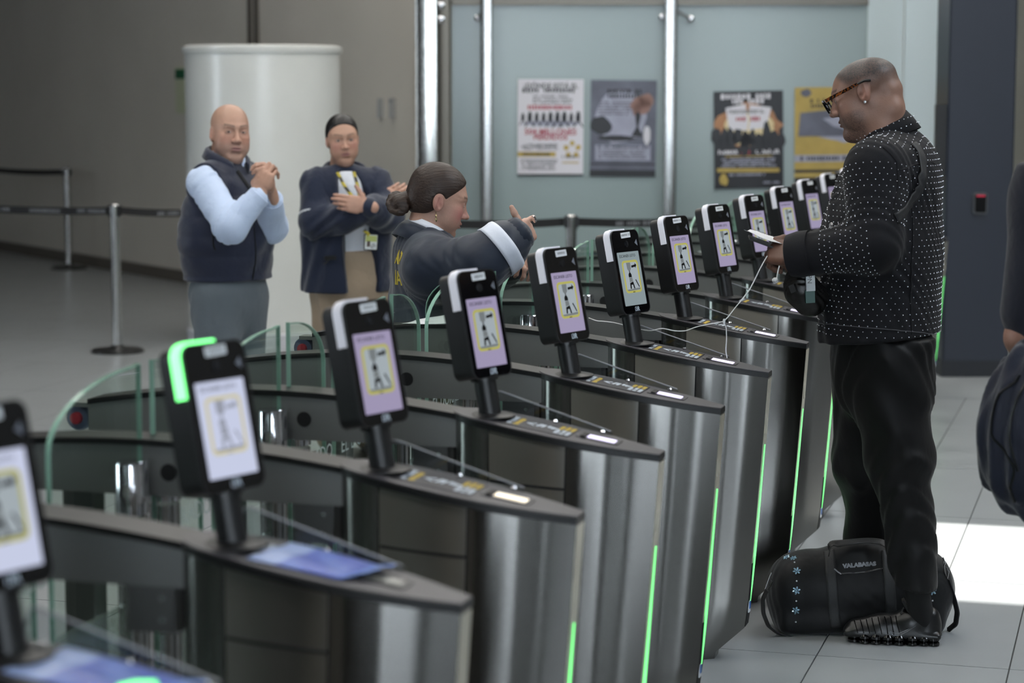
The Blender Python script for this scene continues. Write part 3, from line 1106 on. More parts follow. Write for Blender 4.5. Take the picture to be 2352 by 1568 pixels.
    # two glass leaves closing the lane beyond this gate
    def leaf(y0, y1, round_at_end):
        """pane in the plane across the lane; y0 hinge side, y1 free side with a swept corner"""
        pts = []
        W = y1 - y0
        pts.append((y0, 0.08))
        pts.append((y1, 0.08))
        for k in range(11):
            a = math.radians(90 * k / 10)
            pts.append((y1 - W * 0.92 * (1 - math.cos(a)), 1.06 + 0.125 * math.sin(a)))
        pts.append((y0, 1.188))
        x = -0.442
        gl = MB().prism(pts, x - 0.005, x + 0.005, 0).build('door_leaf', M_glass, g)
        # polished green edge
        edge = [(x, p[0], p[1]) for p in pts[1:]] + [(x, y0, .08)]
        ec = MB()
        for a, b in zip(edge[:-1], edge[1:]):
            A, B = Vector(a), Vector(b)
            L = (B - A).length
            if L < 1e-5:
                continue
            dirv = (B - A).normalized()
            M3 = Matrix((Vector((1, 0, 0)), dirv, Vector((1, 0, 0)).cross(dirv))).transposed()
            c = (A + B) / 2
            ec.box(c, (0.0108, L + .001, 0.0025), M3)
        ec.build('pane_edge', M_edge, gl)
        et = MB().box((x, (y0 + y1) / 2, 0.385), (0.0118, abs(W) - 0.008, 0.60)).build('etched_band', M_etch, gl)
        t = text_obj('EL DORADO', 0.058, M_etchtext, gl, frame_m((x + 0.0065, (y0 + y1) / 2, 0.82), (0, 1, 0), (0, 0, 1)), 'lettering', 0.0002)
        return gl
    leaf(0.02, 0.262, True)
    leaf(-0.045, GS * 0.425 - GS, True)
    return g


N_G = 14
gates = []
gate0 = make_gate()
HID = 'brushed steel access gate standing behind the person in the studded jacket'
G_LAB = {
    0: 'brushed steel access gate with a blue sheet and a green light on its top',
    1: 'brushed steel access gate with a crumpled blue sheet on its top',
    2: 'brushed steel access gate with a warm white lit reader in its top',
    3: 'brushed steel access gate with a violet reader, next to the warm lit one',
    4: 'brushed steel access gate under the scanner that stands below the pointing hand',
    5: 'brushed steel access gate with a white earphone wire hanging onto its reader',
    6: 'brushed steel access gate under the scanner with sticker VERIPAX 116',
    7: 'brushed steel access gate whose reader lies below the hanging earbud',
    8: 'brushed steel access gate whose label lies below the black sling bag',
}
gates = [gate0] + [copy_tree(gate0) for i in range(1, N_G)]
for i, g in enumerate(gates):
    g.location = (GX, GY0 + GS * i, 0)
    g['label'] = G_LAB.get(i, HID)
    g['group'] = 'row of access gates'
    if i in (0, 1, 2):
        for ch in g.children:
            if ch.name.startswith('reader_frame'):
                for w in ch.children:
                    if w.name.startswith('reader_window'):
                        w.data = w.data.copy()
                        w.data.materials.clear()
                        w.data.materials.append(M_readw if i == 2 else M_reado)
    if i in (1, 2, 3):
        hp = MB()
        us = lin_u(0.117, 0.303, 8)
        V, F = [], []
        for u in us:
            V += [(u, -wid(u) - .0006, 0.838 - .06 * (u - .117)), (u, -wid(u) - .0006, 0.832 - .06 * (u - .117))]
        for k in range(8):
            F.append((2 * k, 2 * k + 1, 2 * k + 3, 2 * k + 2))
        mesh_obj('hatch_seam', V, F, M_core, g)

# the leaves of the lane where the guard stands are swung open
lv = [c for c in gates[5].children if c.name.startswith('door_leaf')][0]
hp_ = Vector((-0.442, 0.079, 0))
lv.matrix_local = Matrix.Translation(hp_) @ Matrix.Rotation(math.radians(84), 4, 'Z') @ Matrix.Translation(-hp_)

# loose blue sheets lying on the two nearest gate tops
def blue_sheet(i, u0, u1, label, seed):
    rnd = random.Random(seed)
    nx, ny = 22, 10
    V, F, C = [], [], []
    for a in range(nx + 1):
        for b in range(ny + 1):
            s, t = a / nx, b / ny
            u = u0 + (u1 - u0) * s + 0.02 * (t - .5)
            y = (t - 0.5) * 0.15 * (1 - .12 * s)
            if s > .8:
                y = y * (1 - (s - .8) * 2.2) + .02 * (s - .8) * 5
            z = zt(u) + 0.0042 + 0.004 * abs(math.sin(3 * s + 5 * t + seed) * math.sin(4 * t)) + (0.012 * (s - .8) / .2 if s > .8 else 0)
            V.append((u, y, z))
            C.append(lin((150, 170, 215)) if s < 0.27 else (lin((110, 140, 205)) if s > .86 else lin((62, 88, 178)) if (s + .6 * t) % .5 < .3 else lin((84, 112, 190))))
    for a in range(nx):
        for b in range(ny):
            k = a * (ny + 1) + b
            F.append((k, k + ny + 1, k + ny + 2, k + 1))
    o = mesh_obj('blue_sheet', np.array(V), np.array(F), mat('blue_paper', (255, 255, 255), 0.35, vcol=True), None, True, cols=np.array(C))
    so = o.modifiers.new('paper', 'SOLIDIFY')
    so.thickness = 0.0012
    so.offset = 1
    o.location = (GX, GY0 + GS * i, 0)
    return tag(o, label, 'sheet')


blue_sheet(1, 0.16, 0.365, 'crumpled blue plastic sheet on the gate beside the green-lit scanner', 2)
blue_sheet(0, 0.13, 0.36, 'blue plastic sheet on the gate whose scanner shows dark blurred edges', 5)
gl = mesh_obj('green_light_bar', *(lambda m: (m.v, m.f))(MB().tube([(0.285, -0.05, zt(.285) + .014), (0.30, -0.03, zt(.3) + .018), (0.315, 0.0, zt(.315) + .014)], 0.006, 10)),
              mat('green_bar', (120, 255, 140), 0.3, emit=(130, 255, 150), estr=1.6), None, True)
gl.location = (GX, GY0, 0)
tag(gl, 'short glowing green light bar on the blue sheet', 'light bar')

# ------------------------------------------------------------------ face scanners on their poles
FW, FH, FT, FR = 0.152, 0.262, 0.062, 0.022
tilt = math.radians(12)
un = Vector((-math.sin(tilt), 0, math.cos(tilt)))
nn = Vector((math.cos(tilt), 0, math.sin(tilt)))
H0 = un * 0.092 + nn * 0.030
MH = frame_m(H0 + un * FH / 2, (0, 1, 0), un)

M_lav = mat('screen_lavender', (20, 20, 24), 0.15, emit=(166, 156, 188), estr=0.85)
M_grn = mat('screen_grey', (20, 20, 24), 0.15, emit=(140, 154, 158), estr=0.9)
M_wht = mat('screen_white', (20, 20, 24), 0.15, emit=(196, 202, 226), estr=1.0)
M_img = mat('screen_image', (20, 20, 24), 0.2, emit=(166, 176, 182), estr=0.9)
M_yel = mat('screen_yellow', (20, 20, 24), 0.2, emit=(182, 178, 92), estr=0.9)
M_ink = mat('screen_ink', (12, 12, 14), 0.3)
M_gry = mat('screen_grey_shape', (20, 20, 22), 0.3, emit=(112, 118, 120), estr=1.0)
M_strip = mat('light_strip_white', (225, 225, 232), 0.35, emit=(225, 225, 235), estr=0.12)
M_stripg = mat('light_strip_green', (120, 255, 140), 0.35, emit=(120, 255, 140), estr=2.6)
M_pale = mat('screen_pale_grey', (20, 20, 22), 0.3, emit=(150, 154, 168), estr=0.95)
M_paley = mat('screen_pale_yellow', (20, 20, 22), 0.3, emit=(206, 198, 160), estr=0.95)
M_logo = mat('logo_grey', (190, 200, 210), 0.5)


def ring(w, h, r, t, n=6):
    return rrect(w, h, r, n), rrect(w - 2 * t, h - 2 * t, max(r - t, .001), n)


def ring_prism(mb, outer, inner, z0, z1):
    n = len(outer)
    P = [(*p, z0) for p in outer] + [(*p, z1) for p in outer] + [(*p, z0) for p in inner] + [(*p, z1) for p in inner]
    F = []
    for i in range(n):
        j = (i + 1) % n
        F += [(i, j, n + j, n + i), (2 * n + j, 2 * n + i, 3 * n + i, 3 * n + j), (n + i, n + j, 3 * n + j, 3 * n + i), (j, i, 2 * n + i, 2 * n + j)]
    return mb.add(P, F)


def make_scanner():
    k = thing('face_scanner', 'x', 'scanner')
    MB().lathe([(0.062, 0.0), (0.062, 0.003), (0.05, 0.006), (0.03, 0.008)], 28).build('base_flange', M_black, k, True)
    MB().tube([Vector((0, 0, 0)), un * 0.094], 0.027, 22).build('pole', M_black, k, True)
    MB().tube([un * 0.086, un * 0.097], 0.034, 22).build('pole_collar', M_trim, k, True)

    def hp(mb, name, m, parent=k, smooth=False):
        o = mb.build(name, m, parent, smooth)
        if parent is k:
            o.matrix_local = MH
        return o
    mb = MB()
    mb.prism(rrect(FW - .004, FH - .004, FR, 7), -FT, -0.006)
    hp(mb, 'housing', M_black, smooth=True)
    hp(MB().prism(rrect(FW, FH, FR, 7), -0.0062, 0.0), 'bezel', M_bezel, smooth=True)
    hp(ring_prism(MB(), rrect(FW + .001, FH + .001, FR, 7), rrect(FW - .003, FH - .003, FR - .002, 7), -0.0065, 0.0008), 'bezel_rim', mat('bezel_rim', (40, 40, 42), 0.3), smooth=True)
    # light strip round the upper left corner
    path = [(0.012, FH / 2)]
    for a in range(0, 91, 15):
        w = math.radians(90 + a)
        path.append((-FW / 2 + FR + FR * math.cos(w), FH / 2 - FR + FR * math.sin(w)))
    path.append((-FW / 2, FH / 2 - 0.092))
    V, F = [], []
    for i, p in enumerate(path):
        a, b = path[max(i - 1, 0)], path[min(i + 1, len(path) - 1)]
        t = Vector((b[0] - a[0], b[1] - a[1])).normalized()
        nrm = Vector((t.y, -t.x))
        if nrm.dot(Vector(p)) < 0:
            nrm = -nrm
        for (o, z) in ((-.003, -.028), (.0055, -.026), (.0065, -.016), (.0055, -.005), (-.003, -.004)):
            V.append((p[0] + nrm.x * o, p[1] + nrm.y * o, z))
    for i in range(len(path) - 1):
        for q in range(4):
            F.append((5 * i + q, 5 * i + q + 1, 5 * i + q + 6, 5 * i + q + 5))
    F += [(0, 1, 2, 3, 4), tuple(len(V) - 1 - q for q in range(5))]
    o = mesh_obj('light_strip', V, F, M_strip, k, True, sharp=50)
    o.matrix_local = MH
    SWd, SHt = 0.118, 0.168
    sy = -FH / 2 + 0.026 + SHt / 2
    sc = MB().prism(rrect(SWd, SHt, 0.002, 2), 0.0, 0.0012).build('screen', M_lav, k)
    sc.matrix_local = MH @ Matrix.Translation((0, sy, 0.0002))
    text_obj('ESCANER LISTO', 0.0125, M_ink, sc, Matrix.Translation((-0.006, SHt / 2 - 0.013, 0.0014)), 'lettering', 0.0001)
    cy = SHt / 2 - 0.078
    MB().prism(rrect(0.078, 0.092, 0.008, 5, 0, cy), 0.0012, 0.0016).build('picture', M_img, sc)
    fo, fi = rrect(0.088, 0.102, 0.013, 5, 0, cy), rrect(0.075, 0.089, 0.008, 5, 0, cy)
    ring_prism(MB(), fo, fi, 0.0012, 0.0022).build('yellow_frame', M_yel, sc)
    MB().prism([(-.02, cy + .044), (.002, cy + .044), (.001, cy + .024), (-.004, cy + .019), (-.014, cy + .019), (-.019, cy + .024)], .0016, .002).build('device_shape', M_gry, sc)
    ik = MB()
    ik.prism([(.006, cy + .034), (.026, cy + .036), (.026, cy + .041), (.034, cy + .034), (.026, cy + .025), (.026, cy + .029), (.006, cy + .027)], .0016, .0021)
    ik.prism([(-.011, cy + .019), (-.007, cy + .019), (-.007, cy + .010), (-.011, cy + .010)], .0016, .002)
    ik.prism([(-.017, cy + .006), (-.013, cy + .012), (-.005, cy + .012), (-.001, cy + .006), (-.001, cy - .002), (-.017, cy - .002)], .0016, .002)
    ik.prism([(-.016, cy - .02), (.002, cy - .016), (.008, cy - .038), (.002, cy - .038), (-.001, cy - .026), (-.010, cy - .026), (-.012, cy - .038), (-.018, cy - .038)], .0016, .002)
    ik.box((-.002, cy - .049, .0022), (.012, .002, .0004))
    ik.prism([(.016, cy - .012), (.02, cy - .010), (.034, cy - .034), (.031, cy - .036)], .0016, .0019)
    ik.build('icon', M_ink, sc)
    MB().prism([(-.016, cy - .003), (0, cy - .003), (.002, cy - .015), (-.016, cy - .018)], .0016, .002).build('bottle_label', M_gry, sc)
    MB().prism([(-.036, cy - .040), (.036, cy - .037), (.036, cy - .043), (-.036, cy - .046)], .0016, .0019).build('tray_shape', M_gry, sc)
    st = MB().prism(rrect(0.052, 0.0175, 0.0015, 2), 0, 0.0008).build('number_sticker', M_stick, k)
    st.matrix_local = MH @ Matrix.Translation((0.004, FH / 2 - 0.0155, 0.0004)) @ Matrix.Rotation(math.radians(2), 4, 'Z')
    cl = MB().lathe([(0.0105, 0), (0.0105, 0.0012), (0.007, 0.002)], 20).build('camera_lens', mat('lens', (24, 26, 30), 0.08), k, True)
    cl.matrix_local = MH @ Matrix.Translation((0.002, FH / 2 - 0.043, 0.0))
    tr = MB().prism([(.046, .0), (.058, .011), (.060, -.010)], 0, .001).build('triangle_mark', mat('mark_grey', (120, 124, 134), 0.3), k)
    tr.matrix_local = MH @ Matrix.Translation((0.002, FH / 2 - 0.042, 0.0002))
    text_obj('i3R', 0.02, M_logo, k, MH @ Matrix.Translation((0.002, -FH / 2 + 0.0135, 0.0006)), 'logo', 0.0002, 0.0004)
    return k


K_LAB = {
    0: 'black face scanner over the blue sheet with the green light bar',
    1: 'black face scanner with a glowing green light strip and white screen',
    2: 'black face scanner on the gate with the warm white reader, lavender screen',
    3: 'black face scanner with lavender screen before the pointing guard elbow',
    4: 'black face scanner with lavender screen just below the pointing hand',
    5: 'black face scanner with a grey-green screen and sticker VERIPAX 113',
    6: 'black face scanner with a lavender screen and sticker VERIPAX 116',
    7: 'black face scanner with lavender screen, next beyond the VERIPAX 116 one',
    8: 'black face scanner with lavender screen behind the held printed sheets',
    9: 'black face scanner with lavender screen, first one beyond the held printed sheets',
    10: 'black face scanner beside the studded jacket chest, screen half visible',
}
K_NUM = {5: 'VERIPAX 113', 6: 'VERIPAX 116'}
scan0 = make_scanner()
scanners = []
scanners = [scan0] + [copy_tree(scan0) for i in range(1, N_G)]
for i, k in enumerate(scanners):
    k.location = (GX + 0.093, GY0 + GS * i, zt(0.093) + 0.0015)
    k.rotation_euler = (0, 0, -math.radians(20.6))
    k['label'] = K_LAB.get(i, 'black face scanner standing behind the person in the studded jacket')
    k['group'] = 'face scanners on the gates'
    def swap(o, m):
        o.data = o.data.copy()
        o.data.materials.clear()
        o.data.materials.append(m)
    for ch in k.children:
        if ch.name.startswith('number_sticker'):
            text_obj(K_NUM.get(i, 'VERIPAX'), 0.0085 if i in K_NUM else 0.0095, M_ink, ch, Matrix.Translation((0, 0, 0.001)), 'lettering', 0.0001)
        if i == 1 and ch.name.startswith('light_strip'):
            swap(ch, M_stripg)
        if i == 1 and ch.name.startswith('screen'):
            for c2 in ch.children:
                nm = c2.name.split('.')[0]
                if nm in ('icon', 'device_shape', 'tray_shape', 'bottle_label'):
                    swap(c2, M_pale)
                elif nm == 'picture':
                    swap(c2, M_wht)
                elif nm == 'yellow_frame':
                    swap(c2, M_paley)
        if i in (1, 5) and ch.name.startswith('screen'):
            swap(ch, M_wht if i == 1 else M_grn)
        if i == 0 and ch.name.startswith('screen'):
            swap(ch, M_wht)
# ------------------------------------------------------------------ signed-distance modelling for bodies and cloth
def V3(p):
    return np.array([p[0], p[1], p[2]], dtype=np.float64)


class Sd:
    def __init__(s):
        s.ops = []

    def _put(s, mode, k, fn, lo, hi):
        s.ops.append((mode, k, fn, np.array(lo, float), np.array(hi, float)))
        return s

    def cone(s, a, b, ra, rb, k=0.02, sq=None, mode='u'):
        a, b = V3(a), V3(b)
        d, f = (None, 1.0) if sq is None else (V3(sq[0]) / np.linalg.norm(V3(sq[0])), sq[1])

        def tf(v):
            return v if d is None else v + d * (v @ d) * (1 / f - 1)
        ba = tf(b - a)
        bb = max(float(ba @ ba), 1e-12)

        def fn(X, Y, Z):
            x, y, z = X - a[0], Y - a[1], Z - a[2]
            if d is not None:
                t = (x * d[0] + y * d[1] + z * d[2]) * (1 / f - 1)
                x, y, z = x + d[0] * t, y + d[1] * t, z + d[2] * t
            h = np.clip((x * ba[0] + y * ba[1] + z * ba[2]) / bb, 0, 1)
            r = np.sqrt((x - h * ba[0]) ** 2 + (y - h * ba[1]) ** 2 + (z - h * ba[2]) ** 2) - (ra + h * (rb - ra))
            return r * min(1.0, f) if f < 1 else r
        m = max(ra, rb) * max(1, f)
        return s._put(mode, k, fn, np.minimum(a, b) - m, np.maximum(a, b) + m)

    def chain(s, pts, rs, k=0.02, sq=None):
        for i in range(len(pts) - 1):
            s.cone(pts[i], pts[i + 1], rs[i], rs[i + 1], k, sq)
        return s

    def ell(s, c, r, k=0.02, R=None, mode='u'):
        c, r = V3(c), V3(r)
        A = np.eye(3) if R is None else np.array(R, float)

        def fn(X, Y, Z):
            x, y, z = X - c[0], Y - c[1], Z - c[2]
            u = [(A[0, i] * x + A[1, i] * y + A[2, i] * z) for i in range(3)]
            k0 = np.sqrt((u[0] / r[0]) ** 2 + (u[1] / r[1]) ** 2 + (u[2] / r[2]) ** 2)
            k1 = np.sqrt((u[0] / r[0] ** 2) ** 2 + (u[1] / r[1] ** 2) ** 2 + (u[2] / r[2] ** 2) ** 2) + 1e-9
            return k0 * (k0 - 1) / k1
        m = np.abs(A) @ r
        return s._put(mode, k, fn, c - m, c + m)

    def box(s, c, h, rd=0.005, k=0.01, R=None, mode='u'):
        c, h = V3(c), V3(h)
        A = np.eye(3) if R is None else np.array(R, float)

        def fn(X, Y, Z):
            x, y, z = X - c[0], Y - c[1], Z - c[2]
            q = [np.abs(A[0, i] * x + A[1, i] * y + A[2, i] * z) - h[i] + rd for i in range(3)]
            o = np.sqrt(np.maximum(q[0], 0) ** 2 + np.maximum(q[1], 0) ** 2 + np.maximum(q[2], 0) ** 2)
            return o + np.minimum(np.maximum(np.maximum(q[0], q[1]), q[2]), 0) - rd
        m = np.abs(A) @ h
        return s._put(mode, k, fn, c - m, c + m)

    def cut(s, n, p, k=0.004):
        """keep the side the normal points away from"""
        n = V3(n) / np.linalg.norm(V3(n))
        o = float(n @ V3(p))
        return s._put('i', k, lambda X, Y, Z: X * n[0] + Y * n[1] + Z * n[2] - o, [0] * 3, [0] * 3)

    def warp(s, fn):
        return s._put('d', 0, fn, [0] * 3, [0] * 3)

    def value(s, P, off=0.0):
        D = None
        X, Y, Z = P[:, 0], P[:, 1], P[:, 2]
        for (mode, k, fn, lo, hi) in s.ops:
            d = fn(X, Y, Z)
            D = s._mix(mode, k, D, d)
        return D - off

    @staticmethod
    def _mix(mode, k, D, d):
        if mode == 'd':
            return D + d
        if D is None:
            return d
        if mode == 'u':
            h = np.maximum(k - np.abs(D - d), 0) / max(k, 1e-6)
            return np.minimum(D, d) - h * h * k * 0.25
        if mode == 's':
            d = -d
        h = np.maximum(k - np.abs(D - d), 0) / max(k, 1e-6)
        return np.maximum(D, d) + h * h * k * 0.25

    def mesh(s, h, pad=0.0):
        lo = np.min([o[3] for o in s.ops if o[0] == 'u'], axis=0) - 3 * h - pad
        hi = np.max([o[4] for o in s.ops if o[0] == 'u'], axis=0) + 3 * h + pad
        n = np.ceil((hi - lo) / h).astype(int) + 1
        ax = [lo[i] + h * np.arange(n[i]) for i in range(3)]
        D = np.full(n, 1.0, dtype=np.float32)
        for (mode, k, fn, a, b) in s.ops:
            if mode in ('i', 'd'):
                sl = (slice(None),) * 3
            else:
                mg = k + 4 * h + pad
                i0 = np.maximum(np.floor((a - mg - lo) / h).astype(int), 0)
                i1 = np.minimum(np.ceil((b + mg - lo) / h).astype(int) + 1, n)
                if np.any(i1 <= i0):
                    continue
                sl = tuple(slice(i0[i], i1[i]) for i in range(3))
            X = ax[0][sl[0]].astype(np.float32)[:, None, None]
            Y = ax[1][sl[1]].astype(np.float32)[None, :, None]
            Z = ax[2][sl[2]].astype(np.float32)[None, None, :]
            D[sl] = s._mix(mode, k, D[sl], fn(X, Y, Z))
        return nets(D, lo, h)


def nets(D, lo, h):
    I = D < 0
    nx, ny, nz = D.shape
    cnt = np.zeros((nx - 1, ny - 1, nz - 1), np.int8)
    for a in (0, 1):
        for b in (0, 1):
            for c in (0, 1):
                cnt += I[a:nx - 1 + a, b:ny - 1 + b, c:nz - 1 + c]
    act = (cnt > 0) & (cnt < 8)
    ci = np.argwhere(act)
    idx = -np.ones(act.shape, np.int32)
    idx[act] = np.arange(len(ci))
    acc = np.zeros((len(ci), 3))
    num = np.zeros(len(ci))
    co = [(a, b, c) for a in (0, 1) for b in (0, 1) for c in (0, 1)]
    vals = {o: D[ci[:, 0] + o[0], ci[:, 1] + o[1], ci[:, 2] + o[2]] for o in co}
    for o in co:
        for d in range(3):
            if o[d] == 0:
                q = list(o)
                q[d] = 1
                q = tuple(q)
                v0, v1 = vals[o], vals[q]
                m = (v0 < 0) != (v1 < 0)
                t = np.where(m, v0 / np.where(m, v0 - v1, 1), 0)
                p = np.tile(np.array(o, float), (len(ci), 1))
                p[:, d] += t
                acc[m] += p[m]
                num[m] += 1
    verts = lo + h * (ci + acc / num[:, None])
    F = []
    for a in range(3):
        b, c = (a + 1) % 3, (a + 2) % 3
        sl0 = [slice(None)] * 3
        sl1 = [slice(None)] * 3
        sl0[a] = slice(0, -1)
        sl1[a] = slice(1, None)
        e = I[tuple(sl0)] != I[tuple(sl1)]
        E = np.argwhere(e)
        ok = (E[:, b] > 0) & (E[:, c] > 0) & (E[:, b] < D.shape[b] - 1) & (E[:, c] < D.shape[c] - 1)
        E = E[ok]
        q = []
        for (ob, oc) in ((0, 0), (-1, 0), (-1, -1), (0, -1)):
            w = E.copy()
            w[:, b] += ob
            w[:, c] += oc
            q.append(idx[w[:, 0], w[:, 1], w[:, 2]])
        q = np.stack(q, 1)
        ins = I[E[:, 0], E[:, 1], E[:, 2]]
        q[~ins] = q[~ins][:, ::-1]
        F.append(q)
    return verts, np.concatenate(F)


def relax(V, F, n=1, w=0.5):
    for _ in range(n):
        S = np.zeros_like(V)
        N = np.zeros(len(V))
        for a, b in ((0, 1), (1, 2), (2, 3), (3, 0)):
            np.add.at(S, F[:, a], V[F[:, b]])
            np.add.at(N, F[:, a], 1)
            np.add.at(S, F[:, b], V[F[:, a]])
            np.add.at(N, F[:, b], 1)
        V = V * (1 - w) + w * S / np.maximum(N, 1)[:, None]
    return V


def cloth(name, sd, h, m, parent, n=1, pad=0.0):
    V, F = sd.mesh(h, pad)
    V = relax(V, F, n)
    return mesh_obj(name, V, F, m, parent, True)


def sdot(V, c, r):
    """soft blob weight"""
    return np.exp(-(((V - np.array(c)) / np.array(r)) ** 2).sum(1))


def mixc(C, w, c):
    w = np.clip(w, 0, 1)[:, None]
    return C * (1 - w) + np.array(lin(c)) * w


def head_sd(q):
    """head in its own frame: x forward, y left, z up, origin between the ears"""
    s = Sd()
    fat = q.get('fat', 0.0)
    fem = q.get('fem', 0)
    s.ell((-.014, 0, .052), (.098, .076 + .004 * fat, .083 + q.get('crown', 0)), .02)
    s.ell((.030, 0, -.002), (.064, .062 + .008 * fat, .084), .03)
    s.ell((.030, 0, -.058), (.054, .050 + .012 * fat - .005 * fem, .044), .025)
    for y in (-1, 1):
        s.ell((.054, y * (.038 + .004 * fat), -.006), (.030, .026, .026), .02)
        s.ell((.046, y * (.030 + .012 * fat), -.045), (.034, .026 + .006 * fat, .034), .025)
    cw = .016 - .006 * fem
    s.cone((.074, -cw, -.088 + .003 * fem), (.074, cw, -.088 + .003 * fem), .015, .015, .02)
    s.ell((.072 - .006 * fem, 0, .043), (.022, .050, .012), .014 + .010 * fem)
    if fat > .3:
        s.ell((.035, 0, -.098), (.045, .044, .030), .03)
    # nose
    nb = q.get('nose', 1.0)
    s.cone((.088 - .004 * fem, 0, .030), (.104 - .001 * fem, 0, -.004), .0065, .010 - .0015 * fem, .010)
    s.ell((.1085, 0, -.014), (.013, .0125 * nb, .011), .008)
    for y in (-1, 1):
        s.ell((.099, y * .0125 * nb, -.018), (.011, .0085 * nb, .0085), .006)
        s.ell((.100, y * .007 * nb, -.028), (.006, .0035, .004), .003, mode='s')
    # eye sockets, lids
    for y in (-1, 1):
        s.ell((.098, y * .032, .022), (.018 - .003 * fem, .019, .0105), .012, mode='s')
        s.ell((.0765, y * .0325, .021), (.0135, .0165, .0115), .006)
        s.ell((.094, y * .0325, .0205 + q.get('lid', 0)), (.016, .0125, q.get('open', .0038)), .002, mode='s')
    # mouth
    mw = q.get('mouth', 1.0)
    s.ell((.076, 0, -.050), (.020, .028, .020), .018)
    s.ell((.0945, 0, -.0445), (.008 + .001 * fem, .021 * mw, .0055 + .0008 * fem), .006)
    s.ell((.0925, 0, -.0565), (.009, .018 * mw, .0068), .006)
    s.ell((.102, 0, -.0505), (.010, .022 * mw, .0014), .003, mode='s')
    s.ell((.094, 0, -.071), (.010, .02, .006), .01, mode='s')
    # ears
    for y in (-1, 1):
        a = math.radians(-14)
        R = np.array([[math.cos(a), 0, math.sin(a)], [0, 1, 0], [-math.sin(a), 0, math.cos(a)]])
        ez = q.get('earz', 0.0)
        s.ell((-.010, y * .0775, .006 + ez), (.0195, .0085, .0325), .008, R)
        s.ell((-.009, y * .0865, .012 + ez), (.0115, .0065, .0180), .004, R, 's')
        s.ell((-.001, y * .0840, -.004 + ez), (.006, .006, .010), .004, R, 's')
        s.cone((-.016, y * .083, .024 + ez), (-.014, y * .083, -.010 + ez), .003, .003, .004)
    # neck
    nr = q.get('neck', .056)
    n0 = np.array([-.030, 0, -.040])
    s.cone(n0, n0 + q.get('nd', np.array([-.02, 0, -.13])), nr, nr + .008, .035)
    for x in q.get('extra', []):
        x(s)
    return s


def head_cols(V, q):
    C = np.tile(np.array(lin(q['skin'])), (len(V), 1))
    n = np.random.RandomState(3).normal(0, 1, len(V))
    C = C * (1 + 0.03 * n[:, None])
    C = mixc(C, 0.25 * sdot(V, (.10, 0, -.012), (.025, .02, .02)), q.get('flush', q['skin']))
    for y in (-1, 1):
        C = mixc(C, q.get('blush', .25) * sdot(V, (.075, y * .045, -.012), (.035, .028, .028)), q.get('flush', q['skin']))
        C = mixc(C, .5 * sdot(V, (-.01, y * .085, .006), (.02, .012, .03)), q.get('flush', q['skin']))
        w = np.exp(-((V[:, 2] - (.046 + .004 * np.sin((np.abs(V[:, 1]) - .018) * 60))) / .0042) ** 2)
        w *= ((V[:, 1] * y > .012) & (V[:, 1] * y < .052) & (V[:, 0] > .055))
        C = mixc(C, q.get('brow', .85) * w, q.get('browc', (40, 32, 30)))
        C = mixc(C, .55 * sdot(V, (.088, y * .0325, .019), (.012, .018, .010)), q.get('lidc', (120, 84, 74)))
    lip = np.exp(-((V[:, 2] + .0505) / .0095) ** 4 - (V[:, 1] / .0215) ** 4) * (V[:, 0] > .080)
    C = mixc(C, .8 * lip, q.get('lip', (150, 90, 86)))
    C = mixc(C, .8 * np.exp(-((V[:, 2] + .0505) / .0018) ** 2 - (V[:, 1] / .021) ** 4) * (V[:, 0] > .08), (60, 34, 34))
    if q.get('stubble', 0) > 0:
        w = (V[:, 2] < -.022) & (V[:, 0] > .0) & (V[:, 2] > -.13)
        f = np.clip((-.018 - V[:, 2]) / .02, 0, 1) * np.clip((V[:, 0] - .0) / .03, 0, 1) * w
        f *= 1 - 0.9 * lip
        C = mixc(C, q['stubble'] * f * (0.8 + .5 * np.abs(n)), q.get('stubc', (70, 62, 60)))
        mu = np.exp(-((V[:, 2] + .034) / .006) ** 2 - (V[:, 1] / .026) ** 4) * (V[:, 0] > .08)
        C = mixc(C, q.get('moust', .5) * mu, q.get('stubc', (50, 44, 42)))
    if 'scalp' in q:
        # closely shaved hair: hairline and fade
        hl = V[:, 2] - (1.05 * V[:, 0] + .010)
        f = 1 / (1 + np.exp(-(hl - .010) / .006))
        fade = np.clip((V[:, 2] + .005) / .075, 0, 1)
        f *= fade * (V[:, 2] > -.02)
        ear = sdot(V, (-.01, .08, .005), (.028, .02, .038)) + sdot(V, (-.01, -.08, .005), (.028, .02, .038))
        f *= 1 - np.clip(ear * 1.4, 0, 1)
        C = mixc(C, q['scalp'] * f * (0.92 + .12 * n), q.get('scalpc', (46, 44, 44)))
    return C


M_skin = mat('skin', (255, 255, 255), 0.48, vcol=True, bump=0.06, bscale=260, spec=0.45)
M_eye = mat('eyeball', (255, 255, 255), 0.1, vcol=True)


def rot(yaw=0.0, pitch=0.0, roll=0.0):
    """yaw turns left, pitch tips the face down, roll tips towards the right shoulder"""
    return np.array((Matrix.Rotation(yaw, 3, 'Z') @ Matrix.Rotation(pitch, 3, 'Y') @ Matrix.Rotation(roll, 3, 'X')))


